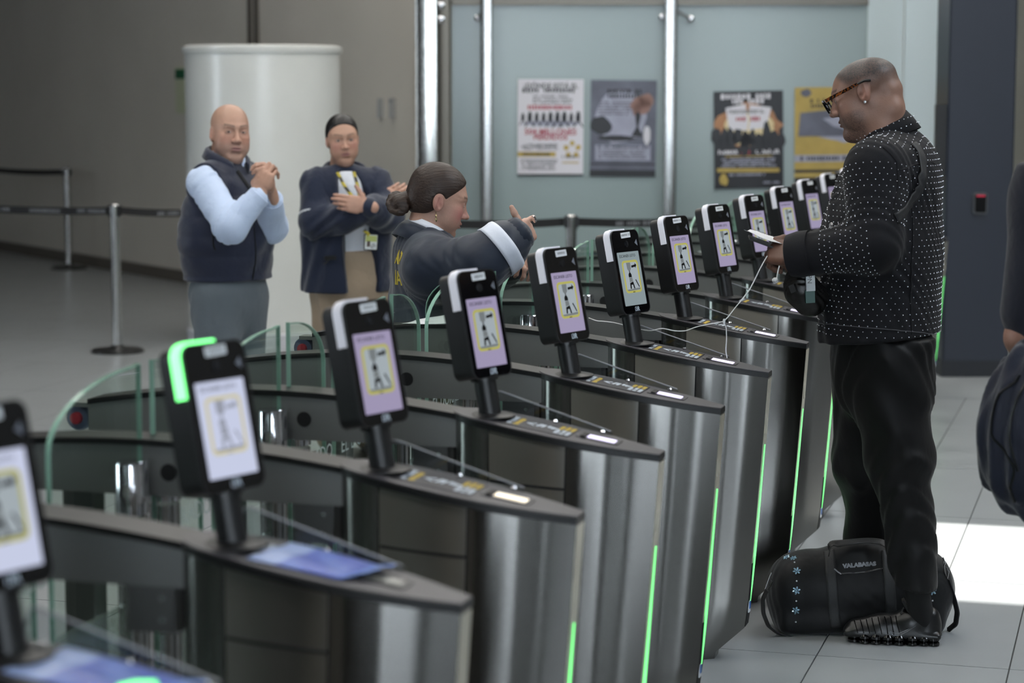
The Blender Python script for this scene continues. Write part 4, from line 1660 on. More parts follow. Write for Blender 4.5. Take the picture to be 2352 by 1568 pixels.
def hand_sd(s, o, X, Zb, side, curl, thumb, sc=1.0, spread=0.0):
    """add a hand: o wrist, X towards the knuckles, Zb out of the back of the hand; side=+1 thumb along Zb x X, -1 opposite"""
    X = V3(X) / np.linalg.norm(V3(X))
    Zb = V3(Zb) - X * (V3(Zb) @ X)
    Zb /= np.linalg.norm(Zb)
    Y = np.cross(Zb, X) * side
    o = V3(o)

    def W(p):
        return o + sc * (X * p[0] + Y * p[1] + Zb * p[2])
    A = np.stack([X, Y, Zb], 1)
    s.cone(W((-.03, 0, 0)), W((.0, 0, 0)), .030 * sc, .026 * sc, .015, (Zb, .78))
    s.cone(W((0, 0, 0)), W((.05, .0, .0)), .027 * sc, .036 * sc, .015, (Zb, .48))
    s.box(W((.062, -.001, .0)), (.032 * sc, .040 * sc, .0135 * sc), .0125 * sc, .012, A)
    base = [(.088, .030, .001), (.093, .010, .003), (.090, -.011, .002), (.082, -.031, -.001)]
    L = [(.042, .026, .021), (.046, .029, .022), (.043, .027, .022), (.034, .021, .019)]
    R = [.0096, .0098, .0093, .0082]
    for f in range(4):
        p = np.array(base[f])
        s.cone(W(p - np.array([.04, p[1] * .15, .002])), W(p), .010 * sc, R[f] * sc * 1.08, .010)
        a = 0.0
        sp = spread * (1.5 - f)
        tips = [p]
        for j in range(3):
            a += curl[f][j]
            d = np.array([math.cos(a) * math.cos(sp), math.sin(sp) * math.cos(a), -math.sin(a)])
            tips.append(tips[-1] + d * L[f][j])
        for j in range(3):
            s.cone(W(tips[j]), W(tips[j + 1]), R[f] * sc * (1.05 - .09 * j), R[f] * sc * (.97 - .10 * j), .0035)
    t0 = np.array([.022, .026, -.006])
    pts = [t0, *[np.array(t) for t in thumb]]
    rs = [.0165, .0122, .0110, .0088]
    for j in range(len(pts) - 1):
        s.cone(W(pts[j]), W(pts[j + 1]), rs[j] * sc, rs[j + 1] * sc, .006 if j else .014)
    return W


class Person:
    def __init__(s, px, depth, face, label, scale=1.0):
        """px: image column of the body axis on the floor; depth: metres ahead; face: heading relative to the optical axis
        (0 = towards the right of the picture, 90 deg = away from the camera, 180 = left)"""
        s.D = depth
        s.r0 = rr(px, depth, 0)
        s.root = hall(s.r0, depth, 0)
        s.rz = TH + face
        s.label = label
        s.Rw = np.array(Matrix.Rotation(s.rz, 3, 'Z'))
        s.fc = face

    def K(s, px, py, dd=0.0):
        """body-frame point seen at a pixel, dd metres behind the body axis"""
        w = at(px, py, s.D + dd) - s.root
        return s.Rw.T @ V3(w)

    def make(s, pieces):
        """one skin mesh out of (verts, faces, colours) pieces"""
        V, F, C, n = [], [], [], 0
        for (v, f, c) in pieces:
            V.append(v)
            F.append(f + n)
            C.append(c)
            n += len(v)
        s.o = mesh_obj('person', np.concatenate(V), np.concatenate(F), M_skin, None, True, np.concatenate(C), tuple(s.root))
        s.o.rotation_euler = (0, 0, s.rz)
        tag(s.o, s.label, 'person')
        return s.o

    def head(s, q, c, R, sc=1.0, h=0.0026):
        q['nd'] = R.T @ np.array([-.030, 0, -.115])
        sd = head_sd(q)
        V, F = sd.mesh(h)
        V = relax(V, F, 1, .4)
        C = head_cols(V, q)
        s.hc, s.hR, s.hs, s.hsd = V3(c), R, sc, sd
        return (V * sc) @ R.T + V3(c), F, C

    def hd(s, V):
        return (np.atleast_2d(np.array(V, float)) * s.hs) @ s.hR.T + s.hc

    def eyes(s, iris=(60, 40, 28), look=(1, 0, -.1)):
        look = V3(look) / np.linalg.norm(V3(look))
        for y in (-1, 1):
            n, m = 20, 12
            V, F, C = [], [], []
            for i in range(m + 1):
                for j in range(n):
                    t, p = math.pi * i / m, 2 * math.pi * j / n
                    d = np.array([math.sin(t) * math.cos(p), math.sin(t) * math.sin(p), math.cos(t)])
                    V.append(np.array([.0775, y * .0325, .0205]) + .0115 * d)
                    k = d @ look
                    C.append(lin((12, 10, 10)) if k > .965 else lin(iris) if k > .88 else lin((205, 196, 190)))
            for i in range(m):
                for j in range(n):
                    F.append((i * n + j, (i + 1) * n + j, (i + 1) * n + (j + 1) % n, i * n + (j + 1) % n))
            mesh_obj('eye', s.hd(V), np.array(F), M_eye, s.o, True, np.array(C))

    def hair(s, sd, m, h=0.004, name='hair'):
        V, F = sd.mesh(h)
        V = relax(V, F, 2, .5)
        return mesh_obj(name, s.hd(V), F, m, s.o, True)


def skin_piece(sd, h, rgb, n=1, flush=None):
    V, F = sd.mesh(h)
    V = relax(V, F, n, .4)
    C = np.tile(np.array(lin(rgb)), (len(V), 1))
    C *= 1 + .03 * np.random.RandomState(1).normal(0, 1, len(V))[:, None]
    return V, F, C


def fabric(name, rgb, rough=0.85, fold=0.35, scale=9, weave=0.05, sheen=0.15, stretch=None, var=0.04):
    """cloth: soft fold bump plus a fine weave"""
    if name in MATS:
        return MATS[name]
    m = mat(name, rgb, rough, sheen=sheen, spec=0.25, var=var, vscale=6)
    n, l = m.node_tree.nodes, m.node_tree.links
    b = n['Principled BSDF']
    tc = n.new('ShaderNodeTexCoord')
    mp = n.new('ShaderNodeMapping')
    if stretch:
        mp.inputs['Scale'].default_value = stretch
    l.new(tc.outputs['Object'], mp.inputs['Vector'])
    a = n.new('ShaderNodeTexNoise')
    a.inputs['Scale'].default_value = scale
    a.inputs['Detail'].default_value = 3
    a.inputs['Distortion'].default_value = 0.4
    l.new(mp.outputs['Vector'], a.inputs['Vector'])
    w = n.new('ShaderNodeTexNoise')
    w.inputs['Scale'].default_value = 420
    l.new(tc.outputs['Object'], w.inputs['Vector'])
    b1 = n.new('ShaderNodeBump')
    b1.inputs['Strength'].default_value = fold
    b1.inputs['Distance'].default_value = 0.03
    l.new(a.outputs['Fac'], b1.inputs['Height'])
    b2 = n.new('ShaderNodeBump')
    b2.inputs['Strength'].default_value = weave
    b2.inputs['Distance'].default_value = 0.003
    l.new(w.outputs['Fac'], b2.inputs['Height'])
    l.new(b1.outputs['Normal'], b2.inputs['Normal'])
    l.new(b2.outputs['Normal'], b.inputs['Normal'])
    return m


def folds(amp, f, d, warpamp=0.6, seed=0):
    """gentle cloth folds: waves along direction d, bent by a second wave"""
    d = V3(d) / np.linalg.norm(V3(d))
    e = np.cross(d, [0.3, 0.5, 0.8])
    e /= np.linalg.norm(e)

    def fn(X, Y, Z):
        a = X * d[0] + Y * d[1] + Z * d[2]
        b = X * e[0] + Y * e[1] + Z * e[2]
        return amp * np.sin(f * a + warpamp * f * .35 * np.sin(b * f * .45 + seed) + seed) * np.sin(b * f * .31 + seed * 2.1)
    return fn


def wrap_text(body, size, m, parent, sd, M, lift=.0012, name='lettering'):
    """lettering pressed onto a cloth surface"""
    o = text_obj(body, size, m, parent, Matrix.Identity(4), name, .0006, .0015)
    me = o.data
    n = len(me.vertices)
    co = np.zeros(n * 3)
    me.vertices.foreach_get('co', co)
    co = co.reshape(-1, 3)
    A = np.array(M)
    zl = co[:, 2].copy()
    P = np.concatenate([co[:, :2], np.zeros((n, 1)), np.ones((n, 1))], 1) @ A.T
    P = P[:, :3]
    for _ in range(12):
        g = grad(sd, P)
        P = P - g * np.clip(sd.value(P) - lift - zl, -.03, .03)[:, None]
    me.vertices.foreach_set('co', P.ravel())
    me.update()
    return o


def grad(sd, P, e=.003):
    G = np.stack([sd.value(P + np.eye(3)[i] * e) - sd.value(P - np.eye(3)[i] * e) for i in range(3)], 1)
    return G / np.maximum(np.linalg.norm(G, axis=1), 1e-9)[:, None]


def hit(sd, ray, lo=-.45, hi=.25, lift=0.0, n=90):
    """first surface point along a picture ray; ray(d) gives the body-frame point d metres behind the axis"""
    ds = np.linspace(lo, hi, n)
    P = np.array([ray(d) for d in ds])
    v = sd.value(P) - lift
    k = np.argmax(v < 0)
    if not (v < 0).any():
        k = max(int(np.argmin(v)), 1)
        return P[k], grad(sd, P[k:k + 1])[0]
    k = max(k, 1)
    t = v[k - 1] / (v[k - 1] - v[k])
    p = P[k - 1] * (1 - t) + P[k] * t
    return p, grad(sd, p[None])[0]
# ------------------------------------------------------------------ the traveller with the papers
M_denim = fabric('black_denim', (20, 20, 24), 0.8, 0.12, 10, 0.12, 0.04)
M_track = fabric('black_tracksuit', (13, 13, 14), 0.55, 0.2, 7, 0.02, 0.04, (1.4, 1.4, .5))
M_stud = mat('silver_stud', (235, 238, 245), 0.2, 0.6, emit=None)
M_thread = mat('grey_thread', (70, 70, 74), 0.7)
M_webbing = mat('black_webbing', (30, 31, 33), 0.6, bump=0.2, bscale=400)
M_shoe = mat('black_shoe', (13, 14, 16), 0.34, bump=.05, bscale=500)
M_sock = mat('black_sock', (16, 16, 17), 0.9)
P1 = Person(2042, 6.90, math.radians(162), 'standing person in a black studded jacket and glasses reading papers')
K = P1.K
SKIN1 = (142, 108, 92)
Lh = K(2040, 330)[2]
SL, EL, WL = K(2012, 388, -.20), K(2010, 560, -.26), K(1850, 582, -.17)
SR, ER, WR = K(2082, 386, .18), K(2050, 560, .26), K(1893, 574, .06)
q1 = dict(skin=SKIN1, flush=(166, 112, 96), fat=.6, earz=.014, crown=-.016, nose=1.15, neck=.064, stubble=.45, moust=.75, stubc=(52, 44, 42), scalp=.95, scalpc=(44, 43, 44),
          brow=.8, lip=(112, 72, 66), lidc=(84, 60, 52), blush=.15, open=.0036, lid=-.001,
          extra=[lambda s: s.ell((-.080, 0, .0), (.034, .052, .034), .03), lambda s: s.cone((.080, -.016, -.092), (.080, .016, -.092), .017, .017, .02), lambda s: s.cone((-.070, -.03, -.055), (-.070, .03, -.055), .03, .03, .03)])
HC1 = K(1989, 226, -.0)
HR1 = rot(math.radians(2), math.radians(19), 0)
pc = [P1.head(q1, HC1, HR1, 1.03, 0.0024)]
# hands closed on the papers
hs = Sd()
hx = K(1770, 572, -.10) - WL
hand_sd(hs, K(1838, 585, -.165), hx, K(1838, 480, -.34) - K(1838, 580, -.165), -1,
        [(.75, .95, .6), (.9, 1.05, .7), (1.0, 1.1, .7), (1.1, 1.1, .7)], [(.045, .048, -.004), (.072, .048, .004), (.094, .040, .006)], 1.08)
pc.append(skin_piece(hs, .0026, (112, 80, 66)))
hs = Sd()
hand_sd(hs, K(1880, 572, .05), K(1790, 566, -.02) - K(1880, 572, .05), (0, -.3, 1), 1,
        [(.5, .9, .5), (.6, 1.0, .6), (.7, 1.0, .6), (.8, 1.0, .6)], [(.045, .046, .0), (.072, .05, .006), (.095, .046, .010)], 1.06)
pc.append(skin_piece(hs, .003, (112, 80, 66)))
# body inside the clothes
bs = Sd()
c0, c1, c2 = K(2032, 470), K(2024, 560), K(2022, 790)
bs.cone(c0, c1, .15, .145, .05, ((1, 0, 0), .7)).cone(c1, c2, .15, .15, .05, ((1, 0, 0), .75))
bs.chain([SL, EL, WL], [.06, .045, .032]).chain([SR, ER, WR], [.06, .045, .032])
HL, KL, AL = K(2050, 815, -.10), K(2066, 1060, -.11), K(2104, 1345, -.10)
HRr, KR, AR = K(1998, 815, .10), K(1990, 1060, .23), K(1998, 1320, .37)
bs.chain([HL, KL, AL], [.085, .06, .035]).chain([HRr, KR, AR], [.085, .06, .035])
pc.append(skin_piece(bs, .014, SKIN1))
man = P1.make(pc)
P1.eyes((50, 34, 26), (1, .1, -.35))

# jacket
js = Sd()
js.cone(K(2036, 478), K(2026, 560), .215, .238, .06, ((1, 0, 0), .74))
js.cone(K(2026, 560), K(2019, 800), .240, .250, .05, ((1, 0, 0), .77))
js.cone(SL + np.array([0, -.02, .0]), SR + np.array([0, .02, .0]), .080, .080, .08)
js.ell(K(2088, 402, -.02), (.085, .165, .115), .08)
js.chain([SL, EL, WL], [.092, .080, .064], .035)
js.chain([SR, ER, WR], [.090, .080, .062], .035)
nk = K(2040, 318, 0)
nb_ = K(2050, 352, 0)
js.cone(nb_, K(2044, 326, 0), .095, .080, .04, ((1, 0, 0), .9))
js.cone(nb_, SL, .070, .075, .05).cone(nb_, SR, .070, .075, .05)
js.warp(folds(.0045, 24, (0.2, 0.3, 1), .8, 1))
js.warp(folds(.0022, 44, (1, .2, .6), .8, 2))
fl = 0.012
js.cut((-.10, 0, -1), K(2015, 772), .006)
def cuffcut(s, E, W_):
    d = (W_ - E) / np.linalg.norm(W_ - E)
    return d
# trim the sleeve ends square
dl = (WL - EL) / np.linalg.norm(WL - EL)
jk = Sd()
jk.ops = list(js.ops)
V, F = jk.mesh(.0065)
V = relax(V, F, 1)
jacket = mesh_obj('jacket', V, F, M_denim, man, True)
for (E_, W_, r0_, r1_) in ((EL, WL, .071, .066), (ER, WR, .069, .064)):
    d = (W_ - E_) / np.linalg.norm(W_ - E_)
    MBq = MB()
    R3 = Vector(d).to_track_quat('Z', 'Y').to_matrix()
    MBq.lathe([(r0_ - .012, -.020), (r0_, -.018), (r0_ + .001, .02), (r1_, .052), (r1_ - .006, .055), (r1_ - .010, .03)], 30, tuple(W_ - d * .002), R3)
    MBq.build('cuff', M_denim, jacket, True)
# turned collar with a stand
def collar(name, prof, c, R, m, parent, a0=28, n=44, tip=0.02, sx=1.0, th=.004):
    """open collar: prof = [(radius, height)] swept round the neck, open at the front"""
    V, F = [], []
    for i in range(n + 1):
        t = i / n
        a = math.radians(a0 + (360 - 2 * a0) * t)
        e = abs(2 * t - 1) ** 4
        for (r, z) in prof:
            V.append(R @ np.array([r * sx * math.cos(a), r * math.sin(a), z - tip * e]) + c)
    k = len(prof)
    for i in range(n):
        for j in range(k - 1):
            F.append((i * k + j, i * k + j + 1, (i + 1) * k + j + 1, (i + 1) * k + j))
    o = mesh_obj(name, np.array(V), np.array(F), m, parent, True)
    so = o.modifiers.new('thickness', 'SOLIDIFY')
    so.thickness = th
    so.offset = 0
    return o


cc = K(2046, 306)
CPROF = [(.080, -.034), (.074, .030), (.076, .044), (.084, .046), (.094, .020), (.104, -.022)]
RCo = rot(0, math.radians(24), 0)
collar('collar', CPROF, cc + np.array([.016, 0, -.006]), RCo, M_denim, jacket, 22, tip=.035, sx=1.05)

# studs in rows over jacket and sleeves
def surf_dist(sd, P, D, lo, hi):
    """march from outside to the surface along -D; P axis points, D unit directions, lo..hi search"""
    a = np.full(len(P), hi)
    ok = np.ones(len(P), bool)
    for _ in range(40):
        v = sd.value(P + D * a[:, None])
        a = a - np.clip(v, -.01, .03) * .8
    v = sd.value(P + D * a[:, None])
    return a, np.abs(v) < .0025


def stud_mesh(P, N, r=.0019):
    n = 6
    V, F = [], []
    ref = np.array([.1, .2, 1.0])
    A = np.cross(N, ref)
    A /= np.linalg.norm(A, axis=1)[:, None]
    B = np.cross(N, A)
    k = len(P)
    rings = []
    for (rr_, hh) in ((1.0, -.0005), (.75, .0014)):
        for j in range(n):
            w = 2 * math.pi * j / n
            rings.append(P + r * rr_ * (A * math.cos(w) + B * math.sin(w)) + N * hh)
    rings.append(P + N * .0019)
    V = np.stack(rings, 1).reshape(-1, 3)
    f = []
    for j in range(n):
        j2 = (j + 1) % n
        f += [(j, j2, n + j2), (j, n + j2, n + j), (n + j, n + j2, 2 * n)]
    f = np.array(f)
    F = (f[None] + (np.arange(k) * (2 * n + 1))[:, None, None]).reshape(-1, 3)
    return V, F


pts, nrm = [], []
zlo, zhi = K(2015, 765)[2] + .012, K(2040, 330)[2]
row = 0
z = zlo
while z < zhi:
    t = (z - zlo) / (zhi - zlo)
    cx = np.interp(t, [0, 1], [K(2019, 760)[0], K(2040, 345)[0]])
    na = 60
    a = (np.arange(na) + .5 * (row % 2)) * 2 * math.pi / na
    D = np.stack([np.cos(a), np.sin(a), 0 * a], 1)
    P0 = np.stack([np.full(na, cx), 0 * a, np.full(na, z)], 1)
    # torso only: ignore the arms
    ts = Sd()
    ts.ops = [o for k_, o in enumerate(js.ops) if k_ < 4 or k_ > 7]
    r, ok = surf_dist(ts, P0, D, 0, .33)
    Q = P0 + D * r[:, None]
    full = np.abs(js.value(Q)) < .006
    ok &= full
    pts.append(Q[ok])
    nrm.append(grad(js, Q[ok]))
    z += .0175
    row += 1
for (A_, B_, ra_, rb_) in ((SL, EL, .10, .08), (EL, WL, .08, .066), (SR, ER, .10, .08), (ER, WR, .08, .066)):
    ax_ = B_ - A_
    Ln = np.linalg.norm(ax_)
    d = ax_ / Ln
    u_ = np.cross(d, [0, 0, 1.0] if abs(d[2]) < .8 else [1.0, 0, 0])
    u_ /= np.linalg.norm(u_)
    v_ = np.cross(d, u_)
    for k_ in range(int((Ln - .035) / .0175)):
        na = 24
        a = (np.arange(na) + .5 * (k_ % 2)) * 2 * math.pi / na
        D = np.cos(a)[:, None] * u_ + np.sin(a)[:, None] * v_
        P0 = np.tile(A_ + d * (.0 + k_ * .0175), (na, 1))
        sl_ = Sd()
        r, ok = surf_dist(js, P0, D, 0, .15)
        ok &= (r < .125) & (r > .05)
        Q = P0 + D * r[:, None]
        pts.append(Q[ok])
        nrm.append(grad(js, Q[ok]))
for (r_, z_, na) in ((.0955, .020, 26), (.1015, -.004, 27)):
    a = np.radians(40 + 280 * np.arange(na) / (na - 1))
    Q = np.stack([r_ * 1.05 * np.cos(a), r_ * np.sin(a), np.full(na, z_)], 1) @ RCo.T + cc + np.array([.016, 0, -.006])
    N_ = np.stack([np.cos(a), np.sin(a), 0 * a + .3], 1) @ RCo.T
    pts.append(Q + N_ * .003)
    nrm.append(N_ / np.linalg.norm(N_, axis=1)[:, None])
gx, gy_ = np.meshgrid(np.arange(-.22, .22, .0185), np.arange(-.31, .31, .023))
P0 = np.stack([gx.ravel() + K(2040, 345)[0], gy_.ravel(), np.full(gx.size, K(2040, 345)[2] - .16)], 1)
D = np.tile(np.array([0, 0, 1.0]), (len(P0), 1))
r, ok = surf_dist(js, P0, D, 0, .30)
Q = P0 + D * r[:, None]
G = grad(js, Q)
ok &= (G[:, 2] > .5) & (Q[:, 2] > K(2040, 392)[2])
pts.append(Q[ok])
nrm.append(G[ok])
pts, nrm = np.concatenate(pts), np.concatenate(nrm)
keep = np.ones(len(pts), bool)
rs_ = np.random.RandomState(2)
keep &= rs_.rand(len(pts)) > .06
pts, nrm = pts[keep], nrm[keep]
# thin out doubles where sleeve and body rows meet
key = np.round(pts / .011).astype(int)
_, ui = np.unique(key, axis=0, return_index=True)
pts, nrm = pts[ui], nrm[ui]
Vs, Fs = stud_mesh(pts, nrm)
studs = mesh_obj('studs', Vs, Fs, M_stud, jacket)
studs['kind'] = 'stuff'

# seams: shoulder yoke, side seam, hem stitching, armhole
def seam(pix, r=.0016, m=M_thread, sd=js, name='seam', lift=.001, parent=None):
    """thread line laid on the cloth along picture points (px, py, dd)"""
    P = np.array([hit(sd, lambda d, p=p: K(p[0], p[1], d))[0] for p in pix])
    n = 26
    t = np.linspace(0, len(P) - 1, n)
    P = np.stack([np.interp(t, np.arange(len(P)), P[:, i]) for i in range(3)], 1)
    for _ in range(8):
        g = grad(sd, P)
        P = P - g * np.clip(sd.value(P) - lift, -.05, .05)[:, None]
    return MB().tube([tuple(p) for p in P], r, 5).build(name, m, parent or jacket, True)


seam([(2028, 338, -.25), (2060, 372, -.28), (2062, 430, -.28), (2048, 500, -.28)], .0020, M_denim)
seam([(2066, 390, -.25), (2100, 378, -.2), (2140, 372, -.12), (2150, 380, -.05)], .0020, M_denim)
seam([(2098, 400, -.25), (2096, 500, -.25), (2094, 600, -.25), (2092, 700, -.25), (2094, 768, -.25)], .0020, M_denim)
seam([(1880, 742, -.15), (1950, 748, -.25), (2050, 757, -.25), (2120, 764, -.2), (2152, 768, -.1)], .0014)
btn = MB().lathe([(.0085, 0), (.0085, .003), (.006, .004), (.005, .003), (.003, .0045)], 16)
bo = btn.build('button', mat('dull_silver', (150, 150, 152), .3, .8), jacket, True)
bp_, bn_ = hit(js, lambda d: K(1910, 517, d))
bo.matrix_local = Matrix.Translation(bp_) @ Vector(bn_).to_track_quat('Z', 'Y').to_matrix().to_4x4()

# trousers
tr = Sd()
tr.cone(K(2030, 770), K(2026, 850), .195, .19, .05, ((1, 0, 0), .80))
tr.chain([HL, KL, K(2098, 1270, -.10), K(2104, 1420, -.10)], [.128, .098, .068, .066], .05)
tr.chain([HRr, KR, K(1996, 1220, .32), K(2002, 1400, .39)], [.128, .100, .074, .066], .05)
tr.warp(folds(.007, 20, (.3, .2, 1), 1.0, 3))
tr.warp(folds(.005, 34, (.9, .3, .25), .9, 5))
tr.cut((0, 0, 1), K(2030, 765), .005)
tr.cut((.12, 0, -1), K(2100, 1350, -.10), .004)
trs = cloth('trousers', tr, .008, M_track, man, 1)
# glasses
M_tort = mat('tortoise_shell', (60, 34, 18), 0.25, coat=.4)
nt = M_tort.node_tree
vo = nt.nodes.new('ShaderNodeTexVoronoi')
vo.inputs['Scale'].default_value = 150
tc_ = nt.nodes.new('ShaderNodeTexCoord')
nt.links.new(tc_.outputs['Object'], vo.inputs['Vector'])
cr = nt.nodes.new('ShaderNodeValToRGB')
cr.color_ramp.elements[0].position = .42
cr.color_ramp.elements[0].color = (*lin((18, 12, 10)), 1)
cr.color_ramp.elements[1].position = .6
cr.color_ramp.elements[1].color = (*lin((126, 68, 26)), 1)
nt.links.new(vo.outputs['Distance'], cr.inputs['Fac'])
nt.links.new(cr.outputs['Color'], nt.nodes['Principled BSDF'].inputs['Base Color'])
gz = thing('glasses', 'black framed glasses with tortoiseshell temples on the studded jacket wearer', 'glasses', tuple(P1.root), P1.rz)
def hp1(p):
    return P1.hd([p])[0]
for y in (-1, 1):
    fr = MB()
    oc, ic = rrect(.058, .046, .014, 5, y * .035, .012), rrect(.050, .038, .011, 5, y * .035, .012)
    def lens3(p, z):
        return hp1((.1215 - .06 * abs(p[0]) ** 1.6 * 3 + z - (.035 - p[1]) * .22, p[0], p[1]))
    n = len(oc)
    V = [lens3(p, 0) for p in oc] + [lens3(p, .005) for p in oc] + [lens3(p, 0) for p in ic] + [lens3(p, .005) for p in ic]
    F = []
    for i in range(n):
        j = (i + 1) % n
        F += [(i, j, n + j, n + i), (2 * n + j, 2 * n + i, 3 * n + i, 3 * n + j), (n + i, n + j, 3 * n + j, 3 * n + i), (j, i, 2 * n + i, 2 * n + j)]
    mesh_obj('lens_frame', V, F, M_bezel, gz, True, sharp=50)
    MB().add([lens3(p, .003) for p in ic] , [tuple(range(len(ic)))]).build('lens', M_acryl, gz)
    pts_ = [hp1((.110, y * .063, .030)), hp1((.085, y * .074, .034)), hp1((.03, y * .0795, .042)), hp1((.002, y * .081, .047)), hp1((-.022, y * .083, .050)), hp1((-.040, y * .081, .044))]
    mt = MB()
    for a_, b_, w0 in zip(pts_[:4], pts_[1:4], (.0105, .010, .009)):
        A_, B_ = Vector(a_), Vector(b_)
        dv = (B_ - A_).normalized()
        up_ = Vector(P1.hR @ np.array([0, 0, 1.0]))
        sd_ = dv.cross(up_).normalized()
        M3 = Matrix((dv, sd_, sd_.cross(dv))).transposed()
        mt.box((A_ + B_) / 2, ((B_ - A_).length + .002, .0035, w0), M3)
    mt.build('temple', M_tort, gz)
    MB().tube(pts_[3:], [.0035, .0045, .004], 8).build('temple_tip', M_trim, gz, True)
MB().tube([hp1((.1165, -.008, .022)), hp1((.120, 0, .024)), hp1((.1165, .008, .022))], .0025, 8).build('bridge', M_bezel, gz, True)
er = MB().lathe([(.004, 0), (.005, .002), (.0035, .005), (.001, .006)], 12).build('ear_stud', mat('crystal', (235, 240, 245), .05, .7), man, True)
er.matrix_local = Matrix.Translation(hp1((-.0035, .0835, -.012))) @ Vector(P1.hR @ np.array([0, 1.0, 0])).to_track_quat('Z', 'Y').to_matrix().to_4x4()

# shoes
def shoe(A, head, name='shoe', parent=man):
    """heel centre A on the floor, heading angle in body frame"""
    o = bpy.data.objects.new(name, None)
    s = Sd()
    s.cone((.00, 0, .062), (.05, 0, .066), .040, .042, .03, ((0, 1, 0), .86))
    s.cone((.05, 0, .060), (.15, .0, .040), .042, .036, .04, ((0, 1, 0), .98))
    s.cone((.15, 0, .043), (.222, 0.004, .040), .042, .031, .04)
    s.ell((.215, .003, .040), (.038, .038, .026), .02)
    s.box((.11, .002, .030), (.155, .044, .012), .012, .02)
    s.cone((-.012, 0, .062), (-.006, 0, .088), .030, .033, .02)
    s.ell((.035, 0, .118), (.040, .030, .034), .012, mode='s')
    s.cut((0, 0, -1), (0, 0, .020), .004)
    V, F = s.mesh(.003)
    V = relax(V, F, 1)
    c, sn = math.cos(head), math.sin(head)
    def X(p):
        p = np.atleast_2d(np.array(p, float)) * 1.0
        return np.stack([A[0] + c * p[:, 0] - sn * p[:, 1], A[1] + sn * p[:, 0] + c * p[:, 1], p[:, 2]], 1)
    up = mesh_obj('shoe_upper', X(V), F, M_shoe, parent, True)
    col_ = MB()
    for (x, yy) in ((.0, .026), (.03, .030), (.066, .034), (.108, .036), (.144, .038), (.18, .038), (.216, .034), (.25, .02)):
        for sy in (-1, 1):
            p = X([(x - .02, sy * yy, 0)])[0]
            col_.lathe([(.013, .0), (.0205, .003), (.0205, .010), (.016, .014), (.020, .018), (.020, .026), (.014, .034)], 14, tuple(p))
    so_ = col_.build('sole_columns', M_bezel, up, True)
    so_['kind'] = 'stuff'
    MB().prism([tuple(q[:2]) for q in X([(-.04, -.03, 0), (-.048, 0, 0), (-.04, .03, 0), (.05, .040, 0), (.12, .045, 0), (.2, .044, 0), (.25, .03, 0), (.262, .003, 0), (.25, -.03, 0), (.18, -.042, 0), (.1, -.042, 0), (.03, -.038, 0)])], .027, .033).build('midsole_plate', M_bezel, up)
    # glossy ribs over the upper and the curved tick on its side
    for side in (-1, 1):
        for k in range(8):
            x = .085 + k * .019
            P = []
            for j in range(7):
                t = j / 6
                P.append((x + .012 * t, side * (.02 + .03 * (1 - t)), .036 + .05 * t - .02 * (k / 8) * t))
            P = np.array(P)
            for _ in range(8):
                g = grad(s, P)
                P = P - g * np.clip(s.value(P) - .0006, -.03, .03)[:, None]
            MB().tube([tuple(q) for q in X(P)], .0016, 5).build('rib', M_bezel, up, True)
        sw = [(.100, .048), (.090, .043), (.080, .040), (.070, .042), (.045, .054), (.015, .068), (.045, .049), (.066, .036), (.082, .032), (.096, .037)]
        P = np.array([(.02 + x * 0.95, side * .06, z) for (x, z) in sw])
        for _ in range(12):
            g = grad(s, P)
            P = P - g * np.clip(s.value(P) - .0012, -.03, .03)[:, None]
        Q = [tuple(q) for q in X(P)]
        MB().tube(Q + [Q[0]], .0015, 5).build('side_tick', mat('dark_grey_piping', (100, 104, 110), .3), up, True)
    lc = MB()
    for k in range(4):
        x = .075 + k * .018
        z_ = .094 - k * .012
        lc.tube([tuple(X([(x, -.022, z_ - .004)])[0]), tuple(X([(x + .006, 0, z_ + .008)])[0]), tuple(X([(x + .002, .022, z_ - .004)])[0])], .003, 6)
    lc.tube([tuple(X([(.06, 0, .11)])[0]), tuple(X([(.075, .02, .118)])[0]), tuple(X([(.085, .028, .098)])[0])], .0025, 6)
    lc.build('laces', M_webbing, up, True)
    tg_ = MB().box((0, 0, 0), (.008, .045, .05), Matrix.Rotation(.5, 3, 'Y')).build('tongue', M_rubber, up)
    tg_.location = X([(.066, 0, .118)])[0]
    tg_.rotation_euler = (0, 0, head)
    return up


aL = K(2128, 1484, -.06)
aR = AR.copy()
up1 = shoe((aL[0], aL[1]), math.radians(8))
up2 = shoe((AR[0] + .0, AR[1]), math.radians(-12))
for (A_, B_) in (((aL[0] + .012, aL[1], .06), AL), ((AR[0] + .012, AR[1], .06), AR)):
    cloth('sock', Sd().cone(A_, B_, .040, .040, .02), .008, M_sock, man)
# ------------------------------------------------------------------ bald guard in the quilted vest
M_vest = fabric('navy_vest', (30, 36, 56), 0.55, 0.25, 12, 0.03, 0.3)
M_shirt = fabric('pale_blue_shirt', (196, 212, 238), 0.8, 0.35, 14, 0.03, 0.1)
M_grey = fabric('grey_trousers', (98, 106, 112), 0.85, 0.4, 9, 0.03, 0.1)
M_leather = mat('black_leather', (20, 19, 18), 0.4, bump=.1, bscale=120)
M_lan = mat('lanyard_black', (26, 26, 28), 0.7)
P2 = Person(528, 9.6, math.radians(-38), 'bald person in a navy quilted vest with hands clasped')
K = P2.K
SK2 = (186, 146, 126)
q2 = dict(skin=SK2, flush=(196, 136, 118), fat=.8, nose=1.1, neck=.064, stubble=.22, moust=.2, stubc=(120, 104, 98), brow=.75, browc=(58, 46, 42), lip=(168, 118, 118), lidc=(120, 90, 80), blush=.5, scalp=.18, scalpc=(130, 116, 100), open=.0024)
pc = [P2.head(q2, K(528, 312, 0), rot(math.radians(-27), math.radians(2), math.radians(-3)), 1.02, .003)]
